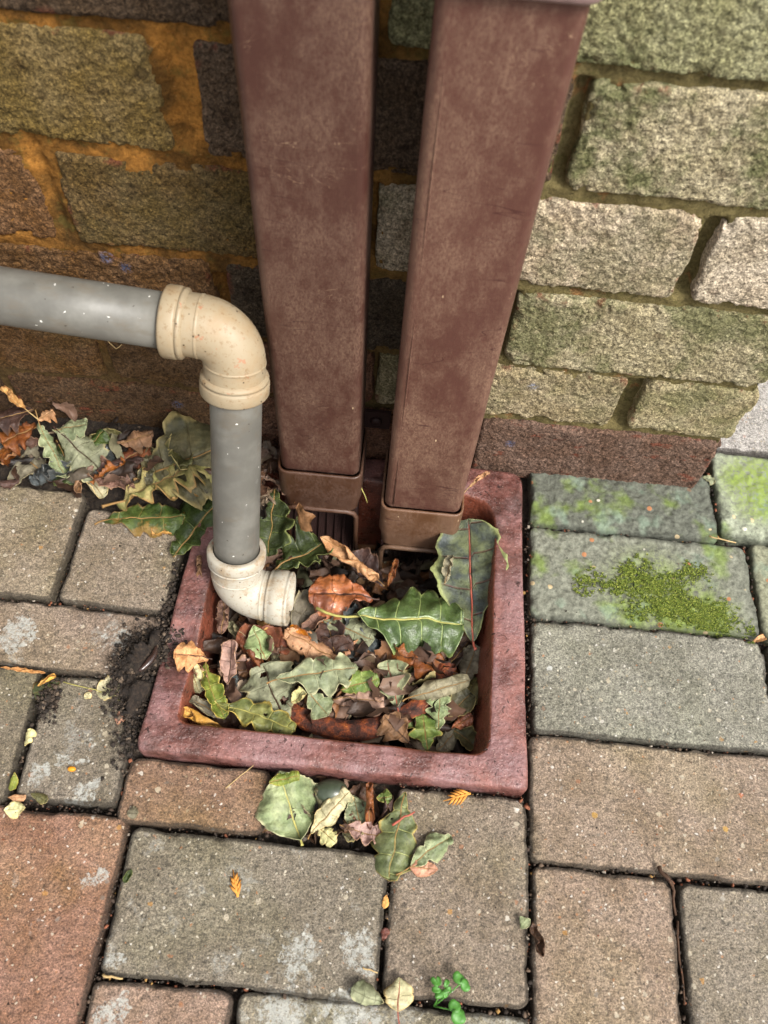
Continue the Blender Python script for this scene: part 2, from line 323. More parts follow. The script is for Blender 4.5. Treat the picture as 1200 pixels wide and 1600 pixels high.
M = dict(brick=m_brick(), mortar=m_mortar(), paver=m_paver(), algae=m_algae(), soil=m_soil(), crumb=m_crumb(), grit=m_grit(),
         litter=m_litter(), clay=m_terracotta(), dp=m_downpipe(False), shoe=m_downpipe(True), grey=m_greypipe(), cream=m_cream(), rust=m_rust(),
         dark=m_plain('dark_interior_plastic', '2b1a17', .6), seal=m_plain('rubber_seal', '3a352e', .6), stalk=m_plain('leaf_stalk', '8a6a3e', .6),
         stalk_red=m_plain('red_stalk', '9a5040', .55), stalk_dark=m_plain('dark_stalk', '3a261c', .6), stalk_y=m_plain('yellow_stalk', 'a8a05a', .55),
         sprout=m_plain('seedling_green', '457a2c', .45, .4, .25, 300), moss=None, sprig=m_plain('dry_conifer', 'c98a3c', .7), acorn=m_plain('acorn_skin', '3c4434', .3, .5, .4, 120),
         straw=m_plain('dry_straw', 'b79c6c', .7), slug=m_plain('slug_skin', '3a2a24', .22, .6, .5, 300), petal=m_plain('pale_petal', '9c94b4', .6), seed=m_plain('orange_seed', 'd08a20', .4),
         silver=m_plain('collar_plastic', '7a6460', .35, .5), wood=m_plain('twig_bark', '4c382a', .8, .2, .4, 200), shell=m_plain('tan_chip', 'c09a62', .6, .3, .4, 150))
def m_moss():
    t = NT('moss'); r = t.geo().outputs['Random Per Island']
    return t.out(t.ramp(r, [(0, '2c3612'), (.4, '4a5a1c'), (.75, '6e7c2c'), (1, '9a9c4c')]), .7, None, .2)
M['moss'] = m_moss()
LM = dict(
    green=m_leaf('glossy_green', '34451f', '4b5a32', '93a062', '8f9a5c', .36, .3, None, .85, .55),
    green2=m_leaf('mid_green', '47562a', '6a7340', 'a5a868', 'a08a4a', .45, .5, None, .6),
    dkgreen=m_leaf('dark_green', '20290f', '333c1a', '66703a', '6f7440', .45, .4, None, .5),
    pale=m_leaf('pale_grey_green', '66694f', '84856a', '55533a', 'a59a70', .6, .5, None, .5),
    palegreen=m_leaf('pale_green', '66714e', '878d68', '9fa07c', 'b0ab84', .5, .5, None, .5),
    yellow=m_leaf('yellow_green', '4e5a22', '767a36', 'b4ac5c', 'b49c4c', .45, .9, None, .55),
    cream=m_leaf('cream_green', 'a09c70', 'b9b086', '8e8458', 'c2a870', .6, .9, None, .5),
    tan=m_leaf('tan', 'a87a44', 'c09562', '7c5028', '8a5c30', .6, .6, None, .5),
    peach=m_leaf('peach', 'a07048', 'bd8c62', '8a5a3a', 'b07c4c', .6, .5, None, .4),
    orange=m_leaf('wet_orange', '8a4c24', 'b06a34', '4f2412', '6e3a1c', .34, .5, '6d3a22', .6, .8),
    rust=m_leaf('rust_brown', '5c3019', '7a4826', '45210f', '54290f', .45, .6, None, .6),
    brown=m_leaf('brown', '5c4232', '7a5a46', '40291d', '8a6a50', .6, .6, None, .55),
    dkbrown=m_leaf('dark_brown', '33221a', '4a3327', '22140e', '5c412e', .5, .5, None, .5),
    pink=m_leaf('pinkish_brown', '86685c', 'a28478', '563c34', '9e7a5c', .55, .6, None, .5),
    grey=m_leaf('grey', '655f4c', '807862', '5c5340', '8f8464', .6, .6, None, .55),
    slate=m_leaf('slate_wet', '2b2e2d', '454a4a', '1a1818', '52504a', .3, .4, None, .5, .6),
    olive=m_leaf('olive', '42412a', '5c5636', '3c3422', '9a8a5a', .5, .8, None, .6),
    twotone=m_leaf('underside_shade_lit_tones', '343a38', '5a5f44', '4a2c24', '9aa066', .5, .6, None, .95),  # shaded dark grey and lit olive put into the leaf's two colours
    crisp=m_leaf('crisp_cream', '6d683f', '97875c', '6a5030', '8c6a3c', .6, .9, '6d6a40', .4),
    patch=m_leaf('green_yellow_patched', '2a3618', '464e26', '8a7040', '6f5430', .5, .7, '6a5030', .4),
)

# ------------------------------------------------------------------ object helpers
def mesh_np(name, v, f, mat=None, attrs=None, smooth=True):
    me = bpy.data.meshes.new(name)
    if isinstance(f, np.ndarray):
        k = f.shape[1]; me.vertices.add(len(v)); me.vertices.foreach_set('co', np.asarray(v, np.float32).ravel())
        me.loops.add(f.size); me.loops.foreach_set('vertex_index', f.astype(np.int32).ravel())
        me.polygons.add(len(f)); me.polygons.foreach_set('loop_start', np.arange(0, f.size, k, dtype=np.int32))
        me.polygons.foreach_set('loop_total', np.full(len(f), k, np.int32))
        me.update(calc_edges=True); me.validate()
    else:
        me.from_pydata([tuple(map(float, q)) for q in v], [], f); me.update()
    if attrs:
        for k, a in attrs.items():
            at = me.attributes.new(k, 'FLOAT', 'POINT'); at.data.foreach_set('value', np.asarray(a, np.float32))
    if smooth: me.polygons.foreach_set('use_smooth', [True] * len(me.polygons))
    if mat: me.materials.append(mat)
    return me
def link(name, me, parent=None, loc=None, label=None, cat=None, group=None, kind=None, color=None):
    o = bpy.data.objects.new(name, me); COL.objects.link(o)
    if parent is not None: o.parent = parent
    if loc is not None: o.location = loc
    if label: o['label'] = label
    if cat: o['category'] = cat
    if group: o['group'] = group
    if kind: o['kind'] = kind
    if color is not None: o.color = color
    return o
def thing(name, label, cat, loc=(0, 0, 0), group=None):
    return link(name, None, None, loc, label, cat, group)
def gridf(nx, ny, base=0):
    i = np.arange(nx)[:, None]; j = np.arange(ny)[None, :]
    a = (i * (ny + 1) + j).ravel() + base
    return np.stack([a, a + ny + 1, a + ny + 2, a + 1], 1)
def tube(path, rad, n=10, cap=True, wob=0, seed=0):
    """swept round tube along points; rad = number or list"""
    path = [Vector(p) for p in path]; m = len(path)
    rad = [rad] * m if isinstance(rad, (int, float)) else rad
    v, f = [], []; up = None
    for i, p in enumerate(path):
        d = (path[min(i + 1, m - 1)] - path[max(i - 1, 0)]).normalized()
        if up is None: up = d.orthogonal().normalized()
        up = (up - d * up.dot(d)).normalized(); s = d.cross(up)
        for k in range(n):
            a = 2 * pi * k / n; v.append(p + (up * cos(a) + s * sin(a)) * rad[i])
    for i in range(m - 1):
        for k in range(n):
            a = i * n + k; b = i * n + (k + 1) % n; f.append((a, b, b + n, a + n))
    if cap: f.append(tuple(range(n))[::-1]); f.append(tuple(range((m - 1) * n, m * n)))
    return v, f
def merge(parts):
    v, f = [], []
    for pv, pf in parts:
        b = len(v); v += list(pv); f += [tuple(i + b for i in q) for q in pf]
    return v, f

# ------------------------------------------------------------------ slab (a brick or paver): height field with worn arrises
def slab(w, h, depth, res, re, rc, seed, amp=.0006, nscale=300, lat=.001, chip=.0, low=.0004, flat=False):
    def axis(L):
        e = [0, .12 * re, .35 * re, .65 * re, re]; n = max(2, int((L - 2 * re) / res))
        m = list(np.linspace(re, L - re, n + 1))[1:-1]
        return np.array(e + m + [L - q for q in reversed(e)]) - L / 2
    X, Y = axis(w), axis(h); nx, ny = len(X) - 1, len(Y) - 1
    x, y = [a.ravel() for a in np.meshgrid(X, Y, indexing='ij')]
    hx, hy = w / 2, h / 2
    a = (np.abs(x) - (hx - rc)) / rc; b = (np.abs(y) - (hy - rc)) / rc
    inc = (a > 0) & (b > 0); mx = np.maximum(a, b); hp = np.hypot(a, b) + 1e-9; k = np.where(inc, mx / hp, 1)
    d = np.where(inc, rc * (1 - mx), np.minimum(hx - np.abs(x), hy - np.abs(y)))
    xx = np.where(inc, np.sign(x) * (hx - rc + a * rc * k), x); yy = np.where(inc, np.sign(y) * (hy - rc + b * rc * k), y)
    t = np.clip(1 - d / re, 0, 1); z = -re * .8 * (1 - np.sqrt(np.clip(1 - t * t, 0, 1)))
    P = np.stack([xx, yy, np.full_like(xx, seed * 1.37)], 1)
    ew = sstep(re * 3.5, 0, d)
    xx = xx + lat * fbm(P, 60, 3, seed) * ew; yy = yy + lat * fbm(P, 60, 3, seed + 5) * ew
    z = z + amp * fbm(P, nscale, 3, seed + 9, .6) + low * fbm(P, 25, 2, seed + 3)
    if chip: z = z - chip * sstep(.15, .6, fbm(P, 70, 3, seed + 21)) * sstep(re * 2.2, 0, d)
    v = np.stack([xx, yy, z], 1); f = gridf(nx, ny)
    ring = [i * (ny + 1) for i in range(nx)] + [nx * (ny + 1) + j for j in range(ny)] + [i * (ny + 1) + ny for i in range(nx, 0, -1)] + [j for j in range(ny, 0, -1)]
    rv = v[ring].copy(); rv[:, 2] = -depth; b0 = len(v); n = len(ring); r = np.array(ring)
    v = np.vstack([v, rv]); nxt = np.roll(np.arange(n), -1)
    sk = np.stack([r, b0 + np.arange(n), b0 + nxt, r[nxt]], 1)
    edge = np.concatenate([sstep(re * 1.6, re * .1, d), np.ones(n)])
    return v, np.vstack([f, sk]), edge

# ------------------------------------------------------------------ the ground
WY = 0.4244                                    # plane of the brick faces
GO = [(-.168, .136), (.1250, .1345), (.1225, .4215), (-.160, .4215)]      # gully surround, outer corners
GI = [(-.141, .160), (.0945, .1575), (.0975, .388), (-.136, .400)]         # inner corners
gr_v = [(-60, -60, -.032), (60, -60, -.032), (60, 60, -.032), (-60, 60, -.032), (-.45, -.15, -.032), (.5, -.15, -.032), (.5, .60, -.032), (-.45, .60, -.032)]
link('ground', mesh_np('ground', gr_v, [(0, 1, 5, 4), (1, 2, 6, 5), (2, 3, 7, 6), (3, 0, 4, 7)], M['soil'], smooth=False), kind='structure')
def soil_patch():
    xs = np.arange(-.46, .51, .0028); ys = np.arange(-.16, .61, .0028)
    x, y = [a.ravel() for a in np.meshgrid(xs, ys, indexing='ij')]
    P = np.stack([x, y, 0 * x], 1)
    z = -.0145 + .0025 * fbm(P, 60, 3, 3) + .002 * fbm(P, 300, 2, 8)
    # wet soil heaped along the foot of the wall on the left and in the broken joint beside the gully
    z += .030 * sstep(.335, .40, y + .012 * fbm(P, 30, 2, 5)) * sstep(-.10, -.2, x)
    g = np.exp(-(((x + .186) / .017) ** 2 + ((y - .199) / .031) ** 2) * 1.1) * .026
    g += np.exp(-(((x + .168) / .02) ** 2 + ((y - .222) / .028) ** 2)) * .020
    g += np.exp(-(((x + .176) / .011) ** 2 + ((y - .165) / .03) ** 2)) * .018
    g += np.exp(-(((x + .243) / .010) ** 2 + ((y - .168) / .018) ** 2)) * .020
    z += g * (1 + .45 * fbm(P, 140, 3, 17))
    z += .0022 * fbm(P, 420, 3, 4) * sstep(.001, .004, g)
    nx, ny = len(xs) - 1, len(ys) - 1; f = gridf(nx, ny)
    cx, cy = x[f].mean(1), y[f].mean(1)
    hole = (cx > -.158) & (cx < .118) & (cy > .141) & (cy < .42)
    return np.stack([x, y, z], 1), f[~hole]
v, f = soil_patch(); link('joint_soil', mesh_np('joint_soil', v, f, M['soil']), kind='structure')

pave = thing('pavement', 'worn concrete block paving in mixed sizes around the gully', 'pavement', (0, 0, 0)); del pave['label'], pave['category']; pave['kind'] = 'structure'
# x0, x1, y0, y1, top z, colour, lichen/algae amount, material, turn(deg), res
PV = [
    (.1310, .2985, .3690, .4400, .001, '50544a', .1, 'algae', 0, 1), (.3035, .4400, .3765, .4660, .002, '7c8470', .9, 'algae', 0, 1),
    (.2200, .5200, .4715, .6300, .002, '8f8e8c', .2, 'paver', 0, 2), (.5260, .8200, .4715, .6300, .002, '8f8e8c', .2, 'paver', 0, 8),
    (.1305, .3215, .2805, .3655, .001, '65685b', .3, 'algae', 0, 1), (.3275, .4200, .2805, .3700, .001, '70725a', .8, 'algae', 0, 1), (.4460, .6400, .2805, .4600, .001, '83887a', .4, 'algae', 0, 8),
    (.1310, .3230, .1835, .2770, .001, '76776b', .0, 'paver', 0, 1), (.3285, .5200, .1880, .2745, .001, '80826c', .1, 'paver', 0, 1),
    (.1295, .3250, .0885, .1800, .000, '80705e', .05, 'paver', 0, 1), (.3300, .5200, .0885, .1840, .000, '857b6c', .1, 'paver', 0, 1),
    (.1305, .2292, -.060, .0852, .000, '82705e', .0, 'paver', 0, 1), (.2352, .3800, -.060, .0835, .000, '7b7364', .0, 'paver', 0, 1), (.3850, .5300, -.060, .0835, .000, '847c72', .0, 'paver', 0, 8),
    (.0300, .1262, -.0030, .1310, -.001, '766a5a', .05, 'paver', 0, 1),
    (-.1585, .0252, -.0070, .0835, .000, '70695a', .42, 'paver', -.6, 1),
    (-.1710, -.0665, .0890, .1330, .001, '7a5e48', .1, 'paver', 0, 1),
    (-.2485, -.1755, .0975, .1905, .000, '70685a', .46, 'paver', 1.0, 1),
    (-.3900, -.2555, .0930, .1915, .001, '69614f', .1, 'paver', 1.0, 1),
    (-.2750, -.1640, -.060, .0905, .000, '84604c', .25, 'paver', -.5, 1),
    (-.4000, -.2800, -.060, .0870, .000, '7c7468', .2, 'paver', 0, 6),
    (-.1600, -.0695, -.110, -.0105, .000, '87705f', .34, 'paver', 0, 1),
    (-.0645, .1265, -.110, -.0085, -.001, '76705e', .6, 'paver', 0, 1),
    (-.4000, -.1720, .1945, .2480, .001, '7c6c5d', .36, 'paver', -1.0, 1),
    (-.2600, -.1715, .2515, .3390, .001, '7c705f', .2, 'paver', -.8, 1),
    (-.4000, -.2660, .2535, .3560, .003, '7d715c', .2, 'paver', -1.2, 1),
]
# courses outside the frame, so that the paving goes on to every side
rx = random.Random(4)
for j in range(5):
    y1 = -.114 - j * .096 if j else -.114
    x = -.7 + rx.random() * .1
    while x < .9:
        w_ = rx.choice((.095, .143, .19)); PV.append((x, x + w_, y1 - .091, y1, 0, rx.choice(('7f776a', '857b6c', '8e6450', '71756a')), .2, 'paver', 0, 9)); x += w_ + .005
for y0_, y1_ in ((-.06, .088), (.093, .19), (.194, .248), (.254, .356)):
    x = -.406
    while x > -1.0:
        w_ = rx.choice((.095, .143, .19)); PV.append((x - w_, x, y0_, y1_, 0, rx.choice(('7f776a', '857b6c', '71756a')), .2, 'paver', 0, 9)); x -= w_ + .005
for y0_, y1_ in ((-.06, .0835), (.0885, .184), (.188, .2745)):
    x = .535
    while x < 1.1:
        w_ = rx.choice((.095, .143, .19)); PV.append((x, x + w_, y0_, y1_, 0, rx.choice(('7f776a', '857b6c', '80826c')), .2, 'paver', 0, 9)); x += w_ + .005
for j in range(5):
    x = .30 - (j % 2) * .06
    while x < 1.3:
        PV.append((x, x + .19, .635 + j * .1, .73 + j * .1, 0, '8f8e8c', .1, 'paver', 0, 9)); x += .195
for i, (x0, x1, y0, y1, zt, colr, al, mt, rot, q) in enumerate(PV):
    res = .0019 if q <= 2 else .02
    pebbly = mt == 'algae'
    v, f, e = slab(x1 - x0 + .0015, y1 - y0 + .0015, .05, res, .0030, .0065, 100 + i, amp=.0011 if pebbly else .0006, nscale=170 if pebbly else 420, lat=.0011, chip=.0035, low=.0006)
    o = link('paver', mesh_np('paver', v, f, M[mt], {'edge': e}), pave, ((x0 + x1) / 2, (y0 + y1) / 2, zt), color=tuple((q * .72 + sum(lin(colr)[:3]) / 3 * .28) * g_ for q, g_ in zip(lin(colr)[:3], (1.36, 1.27, 1.20) if mt == 'paver' else (1.15, 1.12, 1.05))) + (al,))
    o.rotation_euler = (radians(rx.uniform(-.35, .35)), radians(rx.uniform(-.3, .3)), radians(rot + rx.uniform(-.15, .15)))

# ------------------------------------------------------------------ brick wall
wall = thing('brick_wall', 'old sanded brick wall with ochre tinted, stained mortar on the left and green algae on the right', 'wall', (0, WY, 0))
XE = .2830
# zlo, zhi, [(x0, x1, colour, algae)]
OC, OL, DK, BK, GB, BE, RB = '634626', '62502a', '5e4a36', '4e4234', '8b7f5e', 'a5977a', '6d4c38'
CR = [  # right bricks paler, left darker: the light's falloff is put into these colours
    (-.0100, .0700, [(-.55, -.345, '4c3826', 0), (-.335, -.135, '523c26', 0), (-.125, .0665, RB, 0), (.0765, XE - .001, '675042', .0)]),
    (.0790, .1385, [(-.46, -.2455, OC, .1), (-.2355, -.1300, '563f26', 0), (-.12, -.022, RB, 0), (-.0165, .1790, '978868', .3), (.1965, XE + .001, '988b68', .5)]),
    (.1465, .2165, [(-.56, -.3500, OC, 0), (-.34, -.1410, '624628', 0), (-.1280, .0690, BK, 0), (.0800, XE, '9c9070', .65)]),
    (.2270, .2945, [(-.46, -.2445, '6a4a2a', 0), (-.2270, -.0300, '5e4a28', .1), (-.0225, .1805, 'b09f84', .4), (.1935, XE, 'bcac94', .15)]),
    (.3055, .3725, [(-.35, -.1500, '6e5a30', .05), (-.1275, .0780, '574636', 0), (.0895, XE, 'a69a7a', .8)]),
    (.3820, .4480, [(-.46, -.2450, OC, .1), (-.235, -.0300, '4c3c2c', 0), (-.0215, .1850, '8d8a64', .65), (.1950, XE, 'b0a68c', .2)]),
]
z = .458
for k in range(10):
    lst = []; x = XE
    sq = [.205, .1] if k % 2 else [.1, .205]; j = 0
    while x > -.5:
        w_ = sq[j % 2] if not (k % 2 == 0 and j == 0) else .1
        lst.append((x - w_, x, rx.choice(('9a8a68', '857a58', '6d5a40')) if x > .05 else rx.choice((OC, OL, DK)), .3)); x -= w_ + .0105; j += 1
    CR.append((z, z + .065, lst)); z += .0755
RB90 = Matrix.Rotation(pi / 2, 4, 'X')
for ci, (z0, z1, lst) in enumerate(CR):
    x0 = min(b[0] for b in lst) - .0105
    sg = ci % 2
    while x0 > -1.3:                              # the wall goes on beyond the left of the frame
        w_ = .205 if sg else .1; lst.append((x0 - w_, x0, rx.choice((OC, OL, DK)), .1, 1)); x0 -= w_ + .0105; sg = not sg
    for bi, b in enumerate(lst):
        bx0, bx1, colr, al = b[:4]; far = len(b) > 4 or ci > 6 or bx0 < -.5
        corner = abs(bx1 - XE) < .003
        v, f, e = slab(bx1 - bx0 + .0022, z1 - z0 + .0024, .10 if corner else .03, .0150 if far else .0015, .0036, .005 if not corner else .009, 300 + ci * 17 + bi,
                       amp=.0010, nscale=420, lat=.0012, chip=.004, low=.0009)
        v = np.stack([v[:, 0], -v[:, 2], v[:, 1]], 1)
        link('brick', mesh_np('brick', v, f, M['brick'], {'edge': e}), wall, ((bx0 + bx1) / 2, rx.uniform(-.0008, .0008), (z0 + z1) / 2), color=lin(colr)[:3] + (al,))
    # end face of the wall round the corner
    for (ya, yb) in (((.112, .214),) if ci % 2 else ((.112, .19), (.20, .214))):
        v, f, e = slab(yb - ya, z1 - z0, .06, .01, .004, .004, 900 + ci, amp=.001)
        v = np.stack([v[:, 2], v[:, 0], v[:, 1]], 1)
        link('brick', mesh_np('brick', v, f, M['brick'], {'edge': e}), wall, (XE, (ya + yb) / 2, (z0 + z1) / 2), color=lin('a0957a')[:3] + (.2,))
DEEP = [(.0690, .0795, -.01, .067), (.1795, .1965, .078, .137), (.0695, .0795, .148, .216), (.182, .1925, .229, .293), (.0795, .0885, .307, .371), (-.031, -.0222, .230, .293), (-.128, -.121, .03, .07), (-.140, -.130, .155, .205), (-.0225, -.0165, .08, .137)]
def mortar():
    xs = np.concatenate([np.arange(-1.3, -.36, .02), np.arange(-.36, XE - .004, .0020), [XE - .006]]); zs = np.concatenate([np.arange(-.05, .47, .0020), np.arange(.49, 1.22, .02)])
    x, z = [a.ravel() for a in np.meshgrid(xs, zs, indexing='ij')]; P = np.stack([x, 0 * x, z], 1)
    left = sstep(.02, -.12, x) * sstep(.12, .26, z)
    rec = .0040 - .0014 * left + .0013 * fbm(P, 45, 3, 2) + .0009 * fbm(P, 330, 3, 7)
    # the wide smeared joint beside the upper left brick is raked to a hollow along its middle
    rec += .0035 * np.exp(-((x + .1405 - (z - .34) * .06) / .0045) ** 2) * sstep(.30, .32, z) * sstep(.385, .37, z)
    rec += .004 * np.exp(-((x + .236) / .004) ** 2) * sstep(.225, .245, z) * sstep(.31, .295, z)
    for a, b, c, d in DEEP:
        rec += .009 * sstep(a - .002, a + .002, x) * sstep(b + .002, b - .002, x) * sstep(c - .003, c + .003, z) * sstep(d + .003, d - .003, z)
    for (hx, hz, r) in ((.236, .146, .006), (.118, .222, .003), (-.10, .222, .006), (-.2, .142, .007)):
        rec += .010 * np.exp(-(((x - hx) / (r * 1.8)) ** 2 + ((z - hz) / (r * .45)) ** 2))
    nx, ny = len(xs) - 1, len(zs) - 1
    v = np.stack([x, rec, z], 1); f = gridf(nx, ny)
    b = len(v)                                    # end and back of the core
    add = np.array([(XE - .006, .209, -.05), (XE - .006, .209, 1.2), (-1.3, .209, -.05), (-1.3, .209, 1.2)])
    f2 = np.array([(nx * (ny + 1), b, b + 1, nx * (ny + 1) + ny), (b, b + 2, b + 3, b + 1), (ny, nx * (ny + 1) + ny, b + 1, b + 3)])
    return np.vstack([v, add]), np.vstack([f, f2])
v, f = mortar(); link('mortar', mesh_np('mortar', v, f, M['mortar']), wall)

# ------------------------------------------------------------------ clay gully surround
def rrect(c, r, ns=30, na=10):
    c = [np.array(p) for p in c]; out = []
    for i in range(4):
        p, a, b = c[i], c[i - 1], c[(i + 1) % 4]
        da, db = (a - p) / np.linalg.norm(a - p), (b - p) / np.linalg.norm(b - p)
        s, e = p + da * r[i], p + db * r[i]
        for k in range(na): t = k / na; out.append((1 - t) ** 2 * s + 2 * t * (1 - t) * p + t * t * e)
        q = c[(i + 1) % 4]; dn = (p - q) / np.linalg.norm(p - q); e2 = q + dn * r[(i + 1) % 4]
        for k in range(ns): t = k / ns; out.append(e * (1 - t) + e2 * t)
    return np.array(out)
def inset(c, d):
    m = np.mean(c, 0); return [tuple(np.array(p) + np.sign(m - np.array(p)) * d) for p in c]
def gully():
    ro, ri = [.009, .006, .012, .012], [.010, .016, .030, .02]
    L = []
    def zt(p): return .0125 - (p[:, 1] - .135) * .028
    for (c, r, dz, inn) in [(GO, ro, -.045, 0), (GO, ro, -.008, 0), (inset(GO, .0008), ro, -.0035, 0), (inset(GO, .0018), ro, -.0006, 0), (inset(GO, .0035), ro, 0, 0)]:
        L.append((rrect(c, r), dz, inn))
    a, b = rrect(inset(GO, .0035), ro), rrect(inset(GI, -.0025), ri)
    for t in np.linspace(0, 1, 11)[1:]: L.append((a * (1 - t) + b * t, .0003 * sin(pi * t), 0))
    for (d, dz) in ((-.0012, -.0006), (-.0002, -.002), (0.0003, -.006), (.0015, -.014), (.003, -.025), (.0045, -.036), (.006, -.048), (.0075, -.06), (.009, -.085), (.011, -.135)):
        L.append((rrect(inset(GI, d), ri), dz, 1))
    N = len(L[0][0]); v, at = [], []
    for p, dz, inn in L:
        z = zt(p) + dz; v.append(np.column_stack([p, z])); at.append(np.full(N, inn))
    v = np.vstack(v)
    nz = np.stack([fbm(v, 38, 3, 1), fbm(v, 38, 3, 2), fbm(v, 60, 3, 3)], 1); v += nz * np.array([.0007, .0007, .0008])
    v[:, 2] += .0006 * fbm(v, 260, 3, 5)
    ed = np.minimum(np.abs(v[:, 1] - .136), np.abs(v[:, 0] - .124)); v[:, 2] -= .0022 * sstep(.25, .7, fbm(v, 75, 3, 41)) * sstep(.007, .001, ed) * (v[:, 2] > -.004)
    # slumped, broken lip beside the soil heap
    w = np.exp(-(((v[:, 0] + .152) / .016) ** 2 + ((v[:, 1] - .218) / .022) ** 2)); v[:, 2] -= .010 * w * (v[:, 2] > -.01)
    f = []
    for i in range(len(L) - 1):
        for k in range(N): a_, b_ = i * N + k, i * N + (k + 1) % N; f.append((a_, b_, b_ + N, a_ + N))
    return v, np.array(f), np.concatenate(at)
v, f, at = gully()
gy = thing('gully_surround', 'square reddish glazed clay drain surround with a raised rim, filled with leaves', 'drain', (0, 0, 0))
link('rim', mesh_np('rim', v, f, M['clay'], {'inner': at}), gy)
bx = rrect(inset(GI, .011), [.012, .022, .03, .02]); bn = len(bx)
link('bowl_floor', mesh_np('bowl_floor', [(p[0], p[1], -.122) for p in bx], [tuple(range(bn))], M['soil'], smooth=False), gy)
# rusty grate ring
def arc_bar(cx, cy, r0, r1, a0, a1, z, th, n=60):
    v, f = [], []
    for i in range(n + 1):
        a = radians(a0 + (a1 - a0) * i / n)
        for (r, dz) in ((r0, 0), (r0 + .001, th), ((r0 + r1) / 2, th * 1.12), (r1 - .001, th), (r1, 0)):
            v.append((cx + r * cos(a), cy + r * sin(a), z + dz))
    for i in range(n):
        for k in range(4): b = i * 5 + k; f.append((b, b + 5, b + 6, b + 1))
    v = np.array(v); v += .0008 * np.stack([fbm(v, 90, 3, 1), fbm(v, 90, 3, 2), fbm(v, 150, 3, 3)], 1)
    return v, f
v, f = arc_bar(-.0185, .262, .078, .094, 205, 345, -.027, .007)
link('drain_ring', mesh_np('drain_ring', v, f, M['rust']), None, label='rusty curved iron ring half buried under leaves at the front of the drain', cat='drain ring')

# ------------------------------------------------------------------ downpipes
def rr_loop(cx, y0, w, d, r, na=6):
    """rounded rectangle: front at y0, back at y0+d"""
    pts = []
    for (sx, sy, a0) in ((1, 1, 0), (-1, 1, 90), (-1, -1, 180), (1, -1, 270)):
        px_, py_ = cx + sx * (w / 2 - r), y0 + d / 2 + sy * (d / 2 - r)
        for k in range(na + 1): a = radians(a0 + 90 * k / na); pts.append((px_ + r * cos(a), py_ + r * sin(a)))
    return pts
def sweep(rings, cap0=False, cap1=False):
    v, f = [], []; n = len(rings[0][0])
    for loop, z in rings: v += [(p[0], p[1], z) for p in loop]
    for i in range(len(rings) - 1):
        for k in range(n): a, b = i * n + k, i * n + (k + 1) % n; f.append((a, b, b + n, a + n))
    if cap0: f.append(tuple(range(n))[::-1])
    if cap1: f.append(tuple(range((len(rings) - 1) * n, len(rings) * n)))
    return v, f
def boxm(x0, x1, y0, y1, z0, z1):
    v = [(x0, y0, z0), (x1, y0, z0), (x1, y1, z0), (x0, y1, z0), (x0, y0, z1), (x1, y0, z1), (x1, y1, z1), (x0, y1, z1)]
    return v, [(0, 3, 2, 1), (4, 5, 6, 7), (0, 1, 5, 4), (1, 2, 6, 5), (2, 3, 7, 6), (3, 0, 4, 7)]
